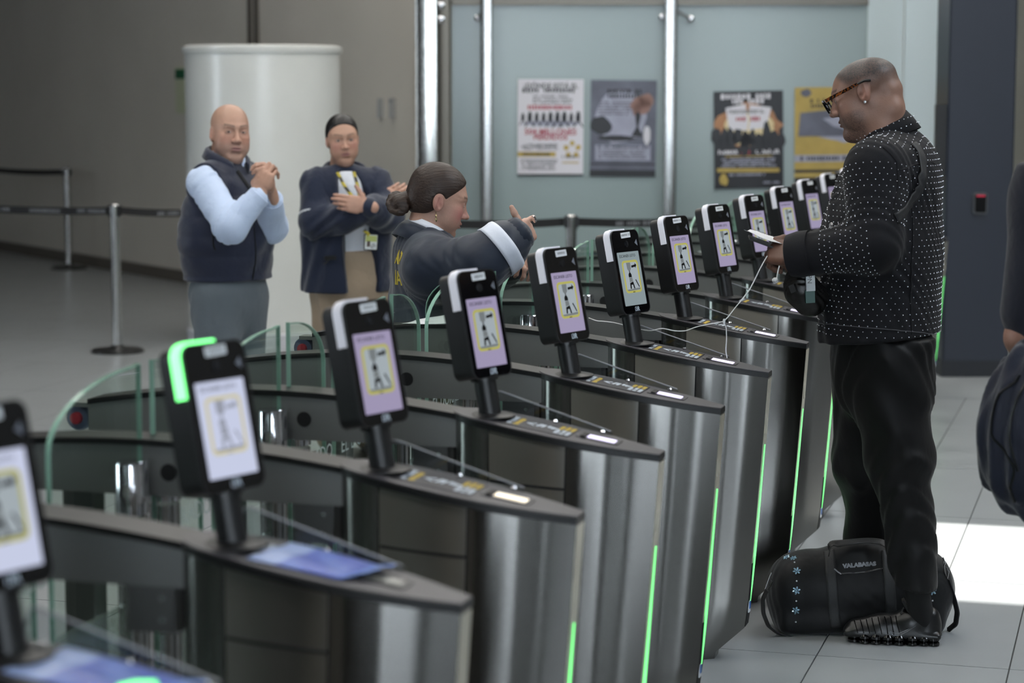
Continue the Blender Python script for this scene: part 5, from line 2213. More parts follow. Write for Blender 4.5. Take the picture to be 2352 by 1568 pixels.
SR2, ER2, WR2 = K(468, 420, -.16), K(530, 520, -.31), K(590, 456, -.30)
SL2, EL2, WL2 = K(572, 414, .15), K(622, 520, .02), K(624, 462, -.16)
hs = Sd()
tc2 = K(614, 408, -.27)
up_ = np.array([0, 0, 1.0])
dr = K(622, 398, -.27) - WR2
hand_sd(hs, WR2 + (K(600, 440, -.29) - WR2) * .6, K(606, 405, -.28) - K(594, 446, -.29), K(560, 400, -.45) - tc2, 1,
        [(.5, 1.1, .7), (.6, 1.15, .7), (.6, 1.15, .7), (.7, 1.1, .7)], [(.04, .045, -.008), (.068, .042, -.016), (.09, .034, -.020)], 1.05)
hand_sd(hs, K(626, 444, -.20), K(617, 398, -.25) - K(626, 446, -.20), K(690, 405, -.25) - tc2, -1,
        [(.45, 1.0, .6), (.5, 1.1, .6), (.5, 1.1, .6), (.6, 1.1, .6)], [(.04, .045, -.008), (.068, .044, -.014), (.09, .036, -.018)], 1.05)
pc.append(skin_piece(hs, .0032, (182, 142, 122)))
bs = Sd()
bs.cone(K(520, 490), K(526, 650), .15, .15, .05, ((1, 0, 0), .7))
LH, LK, LA = K(495, 680, -.09), K(500, 880, -.10), K(505, 1090, -.10)
RH, RK, RA = K(560, 680, .09), K(562, 880, .08), K(570, 1060, .10)
LA[2] = RA[2] = .10
LK[2] = RK[2] = .50
bs.chain([LH, LK, LA], [.08, .06, .04]).chain([RH, RK, RA], [.08, .06, .04]).chain([SR2, ER2, WR2], [.05, .04, .03]).chain([SL2, EL2, WL2], [.05, .04, .03])
pc.append(skin_piece(bs, .015, SK2))
g2 = P2.make(pc)
P2.eyes((60, 44, 34), (1, -.15, .0))
sh = Sd()
sh.chain([SR2, ER2, WR2], [.074, .072, .048], .03)
sh.warp(folds(.004, 40, (.4, .5, 1), .8, 3))
cloth('shirt_sleeve', sh, .007, M_shirt, g2)
sh = Sd()
sh.chain([SL2, EL2, WL2], [.078, .072, .050], .03)
sh.warp(folds(.004, 40, (.4, .5, 1), .8, 1))
cloth('shirt_sleeve', sh, .008, M_shirt, g2)
for (E_, W_) in ((ER2, WR2), (EL2, WL2)):
    d = (W_ - E_) / np.linalg.norm(W_ - E_)
    MB().lathe([(.046, -.03), (.051, -.028), (.050, .02), (.044, .022), (.042, .0)], 24, tuple(W_), Vector(d).to_track_quat('Z', 'Y').to_matrix()).build('shirt_cuff', M_shirt, g2, True)
vs_ = Sd()
vs_.cone(K(518, 488), K(520, 540), .205, .225, .06, ((1, 0, 0), .70))
vs_.cone(K(520, 540), K(527, 660), .225, .215, .05, ((1, 0, 0), .74))
vs_.cone(SR2 + (SL2 - SR2) * .10, SL2 - (SL2 - SR2) * .10, .072, .072, .06)
nb_ = K(516, 396)
vs_.cone(nb_, K(517, 380), .085, .075, .04, ((1, 0, 0), .9))
vs_.cone(nb_, SR2, .06, .07, .05).cone(nb_, SL2, .06, .07, .05)
vs_.warp(lambda X, Y, Z: .0055 * np.abs(np.sin(Z * 36)) ** .6 * -1 + .003)
vs_.warp(folds(.004, 22, (1, .5, .4), .8, 2))
for (S_, E_) in ((SR2, ER2), (SL2, EL2)):
    d = (E_ - S_) / np.linalg.norm(E_ - S_)
    o_ = (S_ - K(520, 415)) * np.array([1, 1, 0])
    o_ /= np.linalg.norm(o_)
    vs_.cone(S_ + o_ * .045 + np.array([0, 0, .01]), S_ + d * .20 + o_ * .06, .088, .092, .015, mode='s')
vs_.cut((0, 0, -1), K(525, 641), .005)
vest = cloth('vest', vs_, .007, M_vest, g2)
collar('vest_collar', [(.088, -.02), (.082, .035), (.088, .050), (.100, .040), (.108, .005)], K(520, 372), rot(math.radians(0), math.radians(16), 0), M_vest, vest, 26, tip=.03)
collar('shirt_collar', [(.070, -.02), (.066, .030), (.072, .034), (.082, .0)], K(523, 372), rot(0, math.radians(18), 0), M_shirt, g2, 14, tip=.02)
# zip down the vest front
def surf_line(sd, P, r, name, m, parent, lift=.001, n=24):
    P = np.array(P)
    t = np.linspace(0, len(P) - 1, n)
    P = np.stack([np.interp(t, np.arange(len(P)), P[:, i]) for i in range(3)], 1)
    for _ in range(10):
        g = grad(sd, P)
        P = P - g * np.clip(sd.value(P) - lift, -.05, .05)[:, None]
    return MB().tube([tuple(p) for p in P], r, 6).build(name, m, parent, True)


surf_line(vs_, [(.30, 0, z) for z in np.linspace(K(525, 630)[2], K(520, 400)[2], 10)], .003, 'zip', M_trim, vest)
surf_line(vs_, [K(505, 590, -.3), K(498, 560, -.3), K(494, 530, -.3)], .004, 'pocket_edge', M_trim, vest)
tr = Sd()
tr.cone(K(526, 625), K(526, 690), .178, .17, .05, ((1, 0, 0), .78))
tr.chain([LH, LK, LA], [.108, .088, .075], .05).chain([RH, RK, RA], [.108, .088, .075], .05)
tr.warp(folds(.006, 24, (.3, .2, 1), 1.0, 4))
tr.cut((0, 0, 1), K(526, 618), .005)
cloth('trousers', tr, .010, M_grey, g2)


def plain_shoe(A, head, parent, m=M_leather):
    s = Sd()
    s.cone((0, 0, .05), (.06, 0, .05), .038, .040, .02).cone((.06, 0, .045), (.19, 0, .032), .040, .032, .03)
    s.box((.085, 0, .014), (.14, .042, .014), .012, .01)
    s.cone((0, 0, .05), (-.005, 0, .10), .038, .042, .02)
    s.cut((0, 0, -1), (0, 0, .001), .002)
    V, F = s.mesh(.006)
    c, sn = math.cos(head), math.sin(head)
    W = np.stack([A[0] + c * V[:, 0] - sn * V[:, 1], A[1] + sn * V[:, 0] + c * V[:, 1], V[:, 2]], 1)
    return mesh_obj('shoe', W, F, m, parent, True)


plain_shoe(LA, .15, g2)
plain_shoe(RA, -.2, g2)


def badge(P, centre, tiltv, w, h, parent_label, cols, pic=True, lanyard=None, lan_m=None, nrm=None):
    """identity card hanging from a lanyard; centre in body frame, facing nrm"""
    o = thing('identity_badge', parent_label, 'badge', tuple(P.root), P.rz)
    n = Vector(nrm).normalized()
    y = Vector(tiltv).normalized()
    x = y.cross(n).normalized()
    M = frame_m(centre, x, y)
    def add(mb, name, m):
        q = mb.build(name, m, o)
        q.matrix_local = M
        return q
    add(MB().prism(rrect(w * 1.18, h * 1.14, .006, 3), -.003, .0), 'holder', M_lan)
    add(MB().prism(rrect(w, h, .004, 3), .0, .0012), 'card', mat('card_white', (220, 226, 226), .4))
    add(MB().box((0, h * .25, .0016), (w * .92, h * .42, .0008)), 'colour_block', cols)
    add(MB().box((-w * .2, -h * .12, .0022), (w * .28, h * .4, .0008)), 'photo', mat('badge_photo', (90, 80, 74), .5))
    rnd = random.Random(2)
    mb = MB()
    for k in range(3):
        dashes(mb, w * .0, w * .42, -h * (.12 + .12 * k), .006, .0008, rnd)
    mb.v = [(v[0], v[1], v[2] + .0016) for v in mb.v]
    add(mb, 'small_print', M_pt)['kind'] = 'stuff'
    if lanyard is not None:
        for k, L in enumerate(lanyard):
            V, F = [], []
            L = np.array(L)
            n_ = 20
            t = np.linspace(0, len(L) - 1, n_)
            L = np.stack([np.interp(t, np.arange(len(L)), L[:, i]) for i in range(3)], 1)
            for i in range(n_):
                d = L[min(i + 1, n_ - 1)] - L[max(i - 1, 0)]
                d /= np.linalg.norm(d)
                s_ = np.cross(d, np.array(nrm, float))
                s_ /= np.linalg.norm(s_)
                nn_ = np.cross(s_, d)
                for (a, b) in ((-.008, 0), (.008, 0), (.008, .0015), (-.008, .0015)):
                    V.append(L[i] + s_ * a + nn_ * b * -1)
            for i in range(n_ - 1):
                for a in range(4):
                    b = (a + 1) % 4
                    F.append((4 * i + a, 4 * i + b, 4 * i + 4 + b, 4 * i + 4 + a))
            mesh_obj('lanyard', np.array(V), np.array(F), lan_m, o)
    return o


fwd = np.array([1.0, 0, 0])
def front(sd, px, py, dd, lift=.006):
    return hit(sd, lambda d: K(px, py, d), lift=lift)[0]


b2 = front(vs_, 612, 505, -.22, .012)
badge(P2, b2, (.12, .0, 1), .062, .058, 'white and orange identity card hanging at the navy vest', mat('badge_orange', (216, 168, 84), .5),
      lanyard=[[front(vs_, 545, 392, -.2), front(vs_, 572, 430, -.2), front(vs_, 598, 470, -.22), b2 + np.array([0, 0, .035])]], lan_m=M_lan, nrm=(.9, -.35, .1))

# ------------------------------------------------------------------ guard with crossed arms
M_njack = fabric('navy_parka', (30, 38, 58), 0.7, 0.4, 11, 0.04, 0.25)
M_wshirt = fabric('white_shirt', (226, 230, 238), 0.8, 0.3, 14, 0.03, 0.1)
M_khaki = fabric('khaki_trousers', (160, 142, 122), 0.85, 0.4, 9, 0.03, 0.1)
M_bhair = mat('black_hair', (18, 16, 16), 0.42, bump=.25, bscale=9, stretch=(1, 14, 14), spec=.4)
P3 = Person(795, 10.4, math.radians(-72), 'person with crossed arms in an open navy parka and lanyard')
K = P3.K
SK3 = (186, 146, 124)
q3 = dict(skin=SK3, flush=(206, 142, 130), fat=.75, nose=.98, neck=.054, brow=.6, browc=(62, 50, 46), lip=(178, 118, 120), lidc=(130, 96, 84), blush=.6, open=.0036, mouth=.9, fem=1)
pc = [P3.head(q3, K(787, 326, 0), rot(math.radians(-6), math.radians(6), math.radians(4)), .93, .003)]
SR3, ER3, WR3 = K(730, 424, -.05), K(728, 510, -.12), K(838, 490, -.26)
SL3, EL3, WL3 = K(862, 424, .04), K(886, 494, -.06), K(846, 478, -.29)
hs = Sd()
hand_sd(hs, K(842, 474, -.31), K(786, 466, -.32) - K(842, 476, -.31), K(812, 470, -.6) - K(812, 476, -.3), -1,
        [(.25, .35, .3), (.3, .4, .3), (.35, .45, .3), (.4, .45, .3)], [(.03, .05, .0), (.05, .07, .0), (.068, .088, .002)], .95)
hand_sd(hs, K(870, 466, -.06), K(896, 448, -.05) - K(868, 466, -.06), K(880, 460, -.5) - K(880, 460, -.2), -1,
        [(.2, .3, .2), (.2, .3, .2), (.2, .3, .2), (.2, .3, .2)], [(.03, .045, .0), (.055, .052, .0), (.075, .05, .0)], .9)
pc.append(skin_piece(hs, .0034, (190, 148, 128)))
bs = Sd()
bs.cone(K(795, 480), K(797, 600), .14, .15, .05, ((1, 0, 0), .7))
RH, RK, RA = K(765, 620, -.02), K(762, 800, -.02), K(762, 1000, -.02)
LH, LK, LA = K(845, 620, .03), K(845, 800, .02), K(850, 1000, .03)
LA[2] = RA[2] = .10
LK[2] = RK[2] = .47
bs.chain([LH, LK, LA], [.08, .06, .04]).chain([RH, RK, RA], [.08, .06, .04]).chain([SR3, ER3, WR3], [.05, .04, .03]).chain([SL3, EL3, WL3], [.05, .04, .03])
pc.append(skin_piece(bs, .015, SK3))
g3 = P3.make(pc)
P3.eyes((40, 28, 22), (1, -.05, -.05))
hr = Sd()
hr.ell((-.016, 0, .055), (.103, .0835, .0875), .02).ell((-.03, 0, .0), (.085, .078, .07), .03)
hr.cut((.80, 0, -.60), (.060, 0, .086), .012)
for y in (-1, 1):
    hr.ell((.028, y * .085, -.004), (.032, .03, .045), .01, mode='s')
    hr.ell((.09, y * .05, .04), (.05, .035, .048), .012, mode='s')
hr.ell((-.105, .02, -.055), (.045, .055, .045), .02)
P3.hair(hr, M_bhair, .0045)
st3 = Sd()
st3.cone(K(797, 480), K(797, 560), .165, .17, .05, ((1, 0, 0), .66)).cone(K(795, 425), K(794, 400), .085, .068, .05).cone(SR3, SL3, .05, .05, .05)
st3.cut((0, 0, 1), K(795, 392), .004)
st3.cut((0, 0, -1), K(797, 582), .004)
cloth('shirt', st3, .008, M_wshirt, g3)
collar('shirt_collar', [(.066, -.018), (.060, .026), (.066, .030), (.086, -.014)], K(793, 383), rot(0, math.radians(16), 0), M_wshirt, g3, 14, tip=.03)
MB().lathe([(.164, -.02), (.170, -.018), (.170, .018), (.164, .02)], 36).build('belt', M_leather, g3, True)
g3.children[-1].scale = (.70, 1, 1)
g3.children[-1].location = K(797, 566)
jk3 = Sd()
jk3.cone(K(795, 486), K(796, 540), .195, .205, .06, ((1, 0, 0), .74)).cone(K(796, 540), K(797, 690), .205, .222, .05, ((1, 0, 0), .78))
jk3.cone(SR3, SL3, .070, .070, .06)
nb_ = K(793, 408)
jk3.cone(nb_, SR3, .055, .068, .05).cone(nb_, SL3, .055, .068, .05)
# open front: a wedge taken out of the chest and hips
jk3.cone(K(798, 396, -.10), K(816, 470, -.13), .050, .085, .012, mode='s')
jk3.cone(K(822, 480, -.14), K(842, 700, -.15), .085, .085, .012, mode='s')
jk3.warp(folds(.006, 24, (.4, .6, 1), .9, 3))
jk3.cut((0, 0, -1), K(797, 668), .006)
jo3 = cloth('parka', jk3, .0085, M_njack, g3)
for (nm, S_, E_, W_) in (('r', SR3, ER3, WR3), ('l', SL3, EL3, WL3)):
    sl_ = Sd()
    sl_.chain([S_, E_, E_ + (W_ - E_) * .6, W_], [.086, .080, .070, .046], .04)
    sl_.warp(folds(.006, 32, (.5, .6, 1), .9, 2 if nm == 'r' else 5))
    cloth('parka_sleeve', sl_, .008, M_njack, g3)
collar('parka_collar', [(.088, -.02), (.090, .03), (.098, .034), (.116, .012), (.134, -.030)], K(793, 396), rot(0, math.radians(14), 0), M_njack, jo3, 30, tip=.055)
tr = Sd()
tr.cone(K(797, 575), K(800, 650), .165, .178, .05, ((1, 0, 0), .74))
tr.chain([LH, LK, LA], [.108, .09, .075], .04).chain([RH, RK, RA], [.108, .09, .075], .04)
tr.warp(folds(.006, 24, (.3, .2, 1), 1.0, 2))
tr.cut((0, 0, 1), K(797, 572), .005)
cloth('trousers', tr, .010, M_khaki, g3)
plain_shoe(LA, .1, g3)
plain_shoe(RA, -.1, g3)
b3 = K(852, 556, -.26)
M_lany = mat('lanyard_yellow', (150, 140, 50), .7)
nt = M_lany.node_tree
wv = nt.nodes.new('ShaderNodeTexWave')
wv.bands_direction = 'Z'
wv.inputs['Scale'].default_value = 7
tc_ = nt.nodes.new('ShaderNodeTexCoord')
nt.links.new(tc_.outputs['Object'], wv.inputs['Vector'])
cr = nt.nodes.new('ShaderNodeValToRGB')
cr.color_ramp.interpolation = 'CONSTANT'
cr.color_ramp.elements[0].color = (*lin((60, 58, 48)), 1)
cr.color_ramp.elements[1].position = .5
cr.color_ramp.elements[1].color = (*lin((170, 156, 52)), 1)
nt.links.new(wv.outputs['Fac'], cr.inputs['Fac'])
nt.links.new(cr.outputs['Color'], nt.nodes['Principled BSDF'].inputs['Base Color'])
badge(P3, b3, (.05, .06, 1), .058, .068, 'white and green identity card hanging at the open parka', mat('badge_green', (176, 186, 110), .5),
      lanyard=[[K(775, 395, -.12), K(790, 425, -.19), K(812, 455, -.22), K(826, 468, -.235)], [K(812, 392, -.10), K(820, 420, -.18), K(826, 450, -.225), K(828, 470, -.235)], [K(836, 528, -.26), K(848, 540, -.27)]], lan_m=M_lany, nrm=(1, 0, .05))
wb = MB().lathe([(.086, -.022), (.0885, -.020), (.0885, .020), (.086, .022)], 26).build('reflective_band', mat('reflective_white', (210, 214, 218), .4), g3, True)
d = ER3 - SR3
wb.matrix_local = Matrix.Translation(ER3 - d * .10) @ Vector(d).to_track_quat('Z', 'Y').to_matrix().to_4x4()
rad = thing('radio_clip', 'small black radio clip on the parka pocket', 'radio', tuple(P3.root), P3.rz)
p_ = front(jk3, 758, 592, -.25, .012)
MB().box(p_, (.02, .055, .018)).build('case', M_black, rad)
MB().tube([p_, p_ + np.array([.004, -.03, -.03])], .004, 8).build('cord', M_black, rad)
# ------------------------------------------------------------------ guard with the hair bun, pointing along the lane
M_puff = fabric('navy_uniform_jacket', (32, 40, 54), 0.5, 0.2, 8, 0.02, 0.2)
M_brown = mat('brown_hair', (50, 37, 30), 0.48, bump=.3, bscale=9, stretch=(1, 14, 14), spec=.4, var=.35, vscale=7)
P4 = Person(1004, 7.32, math.radians(22), 'person with a hair bun pointing ahead in a navy uniform jacket')
K = P4.K
SK4 = (176, 138, 120)
q4 = dict(skin=SK4, flush=(192, 118, 116), fat=.55, nose=.88, neck=.052, fem=1, brow=.7, browc=(56, 44, 40), lip=(150, 84, 84), lidc=(110, 84, 78), blush=.75, open=.0036, lid=-.001, mouth=.95)
pc = [P4.head(q4, K(1006, 468, 0), rot(math.radians(-14), math.radians(18), math.radians(0)), .95, .0024)]
SR4, ER4, WR4 = K(992, 616, -.17), K(1102, 606, -.26), K(1196, 534, -.22)
SL4, EL4, WL4 = K(1016, 610, .17), K(1100, 610, .22), K(1186, 606, .12)
hs = Sd()
hd4 = K(1222, 520, -.19) - WR4
hand_sd(hs, K(1200, 534, -.215), K(1224, 520, -.08) - K(1196, 534, -.22), K(1215, 520, -.6) - K(1215, 524, -.2), 1,
        [(-.25, .25, .35), (.75, 1.3, .8), (.9, 1.3, .8), (1.0, 1.3, .8)], [(.010, .050, .004), (.006, .074, .006), (.004, .094, .008)], .95)
pc.append(skin_piece(hs, .0024, (184, 146, 128)))
hs = Sd()
hand_sd(hs, K(1178, 606, .10), K(1206, 600, .02) - K(1178, 606, .10), (0, .5, 1), 1,
        [(.7, 1.0, .6), (.8, 1.1, .7), (.9, 1.1, .7), (1.0, 1.1, .7)], [(.045, .04, -.006), (.07, .03, -.012), (.09, .02, -.016)], .92)
pc.append(skin_piece(hs, .003, (180, 142, 124)))
bs = Sd()
bs.cone(K(1005, 690), K(1010, 800), .14, .14, .05, ((1, 0, 0), .7))
RH, LH = K(1012, 860, -.09), K(1016, 860, .09)
RK, LK = RH.copy(), LH.copy()
RK[2] = LK[2] = .45
RA, LA = RK.copy(), LK.copy()
RA[2] = LA[2] = .09
bs.chain([LH, LK, LA], [.08, .06, .04]).chain([RH, RK, RA], [.08, .06, .04]).chain([SR4, ER4, WR4], [.05, .04, .03]).chain([SL4, EL4, WL4], [.05, .04, .03])
pc.append(skin_piece(bs, .015, SK4))
g4 = P4.make(pc)
P4.eyes((54, 38, 30), (1, -.1, -.5))
hr = Sd()
hr.ell((-.016, 0, .056), (.105, .083, .089), .02).ell((-.035, 0, .0), (.085, .074, .070), .03)
hr.cut((.80, 0, -.60), (.066, 0, .082), .012)
for y in (-1, 1):
    hr.ell((-.006, y * .090, .004), (.024, .026, .035), .008, mode='s')
    hr.ell((.045, y * .085, -.020), (.045, .03, .040), .012, mode='s')
hr.cut((.30, 0, -1), (-.06, 0, -.060), .02)
hair4 = P4.hair(hr, M_brown, .0035)
bun = Sd()
rnd = random.Random(4)
bc = np.array([-.128, 0, -.042])
bun.ell(bc, (.030, .040, .034), .02)
bun.cone((-.10, 0, -.010), bc, .030, .034, .02)
for k in range(7):
    a0_ = k * .9
    pts_ = [bc + np.array([.026 * math.cos(a0_ + t) - .008 + .008 * math.sin(3 * t), .034 * math.sin(a0_ * .7 + t * 1.1), .032 * math.sin(t + a0_)]) for t in np.linspace(0, 2.6, 7)]
    bun.chain(pts_, [.010] * 7, .003)
P4.hair(bun, M_brown, .003, 'hair_bun')
# jacket
jk4 = Sd()
jk4.cone(K(1008, 690), K(1010, 740), .195, .212, .06, ((1, 0, 0), .76)).cone(K(1010, 740), K(1015, 860), .212, .20, .06, ((1, 0, 0), .78))
jk4.cone(SR4, SL4, .085, .085, .07)
jk4.ell(K(972, 600, -.03), (.09, .17, .11), .06)
nb_ = K(972, 574)
jk4.cone(nb_, K(975, 560, 0), .085, .075, .04, ((1, 0, 0), .95))
jk4.cone(nb_, SR4, .065, .075, .05).cone(nb_, SL4, .065, .075, .05)
jk4.chain([SR4, ER4, ER4 + (WR4 - ER4) * .62, WR4 - (WR4 - ER4) * .10], [.092, .088, .074, .044], .045)
jk4.chain([SL4, EL4, EL4 + (WL4 - EL4) * .6, WL4], [.096, .088, .076, .046], .045)
jk4.warp(folds(.006, 22, (.5, .4, 1), 1.0, 2))
jk4.warp(folds(.0018, 46, (1, .2, .7), .9, 6))
jk4.cut((0, 0, -1), K(1010, 850), .006)
jo4 = cloth('jacket', jk4, .0065, M_puff, g4)
collar('jacket_collar', [(.082, -.030), (.080, .022), (.086, .034), (.096, .016), (.108, -.024)], K(974, 550), rot(0, math.radians(24), 0), M_puff, jo4, 34, tip=.05)
collar('shirt_collar', [(.066, -.02), (.068, .034), (.074, .036), (.080, .012)], K(980, 540), rot(0, math.radians(26), 0), M_wshirt, g4, 18, tip=.02)
d = (WR4 - ER4) / np.linalg.norm(WR4 - ER4)
Rq = Vector(d).to_track_quat('Z', 'Y').to_matrix()
cf = MB()
n = 40
for (r, z, wv_) in ((.050, -.02, .0), (.056, -.012, .003), (.053, .012, .003), (.044, .022, .0), (.040, .02, 0)):
    pass
V, F = [], []
prof = [(.052, -.028, 0), (.058, -.016, .0028), (.055, .006, .0028), (.047, .018, .002), (.040, .018, 0)]
for (r, z, w_) in prof:
    for k in range(n):
        a = 2 * math.pi * k / n
        q = Rq @ Vector(((r + w_ * (k % 2)) * math.cos(a), (r + w_ * (k % 2)) * math.sin(a), z))
        V.append(tuple(Vector(WR4) + q))
for i in range(len(prof) - 1):
    for k in range(n):
        F.append((i * n + k, i * n + (k + 1) % n, (i + 1) * n + (k + 1) % n, (i + 1) * n + k))
mesh_obj('elastic_cuff', V, F, M_puff, jo4, True)
# white reflective sleeve band lying on the sleeve
bcn = ER4 + (WR4 - ER4) * .52
sl4 = Sd()
sl4.ops = [o for o in jk4.ops if o[0] != 'i']
V, F = [], []
nb = 44
u_ = np.cross(d, [0, 0, 1.0])
u_ /= np.linalg.norm(u_)
v_ = np.cross(d, u_)
for j, off in enumerate(np.linspace(-.027, .027, 6)):
    a = np.arange(nb) * 2 * math.pi / nb
    D = np.cos(a)[:, None] * u_ + np.sin(a)[:, None] * v_
    P0 = np.tile(bcn + d * off, (nb, 1))
    r, ok = surf_dist(sl4, P0, D, 0, .14)
    r = np.where(r < .12, r, .085) + .003
    for k in range(nb):
        V.append(P0[k] + D[k] * r[k])
for i in range(5):
    for k in range(nb):
        F.append((i * nb + k, i * nb + (k + 1) % nb, (i + 1) * nb + (k + 1) % nb, (i + 1) * nb + k))
o = mesh_obj('reflective_band', np.array(V), np.array(F), mat('band_white', (214, 220, 232), .45, bump=.1, bscale=60), jo4, True)
o.modifiers.new('thickness', 'SOLIDIFY').thickness = .002
# yellow lettering on the back
def front4(px, py, dd, lift=.002):
    return hit(jk4, lambda d: K(px, py, d), lift=lift)


M_ylw = mat('yellow_print', (196, 176, 62), .6)
for (txt, px, py) in (('AD', 914, 592), ('IA', 912, 640)):
    p_, n_ = front4(px, py, -.12, .003)
    y_ = np.array([0, 0, 1.0])
    x_ = np.cross(y_, n_)
    wrap_text(txt, .066, M_ylw, jo4, jk4, frame_m(p_, x_, y_))
tr = Sd()
tr.cone(K(1012, 830), K(1014, 880), .17, .17, .05, ((1, 0, 0), .78))
tr.chain([LH, LK, LA], [.11, .09, .075], .04).chain([RH, RK, RA], [.11, .09, .075], .04)
cloth('trousers', tr, .012, M_khaki, g4)
plain_shoe(LA, .05, g4)
plain_shoe(RA, -.05, g4)
e0 = P4.hd([(-.008, -.083, -.027)])[0]
MB().tube([e0, e0 + np.array([0, 0, -.010])], .0012, 6).lathe([(.001, -.034), (.005, -.028), (.002, -.020), (.004, -.014), (.001, -.008)], 8, tuple(e0)).build('earring', mat('gold', (226, 206, 160), .2, .9), g4, True)
ri = MB().lathe([(.0105, -.004), (.0125, -.003), (.0125, .003), (.0105, .004)], 18).build('ring', M_chrome, g4, True)
ri.matrix_local = Matrix.Translation(K(1227, 503, -.165)) @ Matrix.Rotation(1.2, 4, 'Y')

# ------------------------------------------------------------------ passer-by at the right edge with a navy backpack
P5 = Person(2490, 5.7, math.radians(95), 'person with a bare forearm walking past with a navy backpack')
K = P5.K
SK5 = (150, 112, 96)
q5 = dict(skin=SK5, fat=.3, neck=.058, brow=.7)
pc = [P5.head(q5, K(2490, 190, 0), rot(0, .1, 0), 1.0, .004)]
bs = Sd()
S5, E5, W5 = K(2405, 470, .0), K(2352, 775, -.02), K(2400, 900, .16)
bs.chain([S5, E5, W5], [.058, .046, .034], .03)
bs.cone(K(2490, 480), K(2490, 900), .16, .15, .05, ((1, 0, 0), .7))
hips = [(K(2460, 960, -.0), K(2455, 1300, .1), K(2455, 1300, .1)), (K(2530, 960, .0), K(2535, 1300, -.05), K(2535, 1300, -.05))]
for (h_, k_, a_) in hips:
    a_ = np.array([a_[0], a_[1], .10])
    k_ = np.array([k_[0], k_[1], .5])
    bs.chain([h_, k_, a_], [.085, .06, .04])
hand_sd(bs, W5, K(2420, 960, .22) - W5, (0, 1, 0), -1, [(.4, .5, .3)] * 4, [(.04, .045, 0), (.065, .05, 0), (.085, .046, 0)], 1.0)
pc.append(skin_piece(bs, .006, SK5))
g5 = P5.make(pc)
P5.eyes()
hr = Sd()
hr.ell((-.016, 0, .056), (.104, .082, .088), .02).cut((.80, 0, -.60), (.06, 0, .08), .012)
P5.hair(hr, M_bhair, .006)
M_tee = fabric('dark_tshirt', (28, 30, 40), .85)
ts_ = Sd()
ts_.cone(K(2490, 440), K(2490, 960), .19, .19, .06, ((1, 0, 0), .72)).cone(S5, K(2575, 470, 0), .08, .08, .06)
ts_.cone(S5, S5 + (E5 - S5) * .8, .075, .072, .04)
ts_.cut((0, 0, 1), K(2490, 372), .004)
ts_.cut((0, 0, -1), K(2490, 990), .004)
cloth('t_shirt', ts_, .010, M_tee, g5)
tr = Sd()
tr.cone(K(2490, 950), K(2492, 1010), .175, .17, .05, ((1, 0, 0), .75))
for (h_, k_, a_) in hips:
    a_ = np.array([a_[0], a_[1], .10])
    k_ = np.array([k_[0], k_[1], .5])
    tr.chain([h_, k_, a_], [.105, .085, .07], .04)
    plain_shoe(a_, 0, g5)
cloth('trousers', tr, .012, M_grey, g5)
# the slack backpack hanging at the near side
M_pack = fabric('navy_backpack', (26, 30, 44), .6, .3, 9, .05, .2, (3, 3, .8))
bkp = Sd()
bkp.ell(K(2368, 1010, -.20), (.115, .125, .20), .05)
bkp.cone(K(2372, 850, -.20), K(2352, 980, -.20), .075, .10, .06)
bkp.cone(K(2362, 1080, -.20), K(2392, 1160, -.20), .10, .050, .05)
bkp.warp(lambda X, Y, Z: .007 * np.sin(X * 75 + Y * 70 + 5 * Z) + .003 * np.sin(X * 150 + Z * 9))
bp5 = thing('backpack', 'slack dark navy backpack hanging beside the passer-by', 'backpack', tuple(P5.root), P5.rz)
cloth('bag_body', bkp, .007, M_pack, bp5)
MB().tube([K(2372, 860, -.21), K(2385, 700, -.20), K(2400, 520, -.10), K(2405, 455, .0)], .012, 8).build('shoulder_strap', M_webbing, bp5, True)
surf_line(bkp, [K(2312, 840, -.3), K(2285, 930, -.32), K(2278, 1010, -.32), K(2300, 1090, -.32), K(2340, 1160, -.3)], .0035, 'seam', M_trim, bp5)
surf_line(bkp, [K(2345, 840, -.34), K(2335, 930, -.35), K(2330, 1010, -.35), K(2340, 1090, -.34)], .0035, 'seam', M_trim, bp5)
# ------------------------------------------------------------------ duffel bag on the floor
def ribbon(sd, P, w, name, m, parent, lift=.002, n=40, side=None, th=.0025, stick=True):
    """flat webbing following points, pressed on a surface when stick is set"""
    P = np.array(P, float)
    t = np.linspace(0, len(P) - 1, n)
    P = np.stack([np.interp(t, np.arange(len(P)), P[:, i]) for i in range(3)], 1)
    for _ in range(3):
        P[1:-1] = (P[:-2] + 2 * P[1:-1] + P[2:]) / 4
    V, F = [], []
    T_ = np.gradient(P, axis=0)
    T_ /= np.linalg.norm(T_, axis=1)[:, None]
    if stick:
        for _ in range(12):
            g = grad(sd, P)
            P = P - g * np.clip(sd.value(P) - lift, -.05, .05)[:, None]
        N_ = grad(sd, P)
        S_ = np.cross(T_, N_)
    else:
        S_ = np.tile(np.array(side, float), (n, 1))
        S_ -= T_ * (S_ * T_).sum(1)[:, None]
    S_ /= np.linalg.norm(S_, axis=1)[:, None]
    rows = []
    for o in np.linspace(-w / 2, w / 2, 5):
        Q = P + S_ * o
        if stick:
            for _ in range(6):
                g = grad(sd, Q)
                Q = Q - g * np.clip(sd.value(Q) - lift, -.05, .05)[:, None]
        rows.append(Q)
    V = np.stack(rows, 1).reshape(-1, 3)
    F = [(i * 5 + j, i * 5 + j + 1, (i + 1) * 5 + j + 1, (i + 1) * 5 + j) for i in range(n - 1) for j in range(4)]
    o = mesh_obj(name, V, np.array(F), m, parent, True)
    so = o.modifiers.new('thickness', 'SOLIDIFY')
    so.thickness = th
    so.offset = 0
    return o


DB = 7.03
bag = thing('duffel_bag', 'black duffel bag with crystal flowers and a silver zip on the tiled floor', 'bag', tuple(hall(rr(1974, DB, .15), DB)), TH)


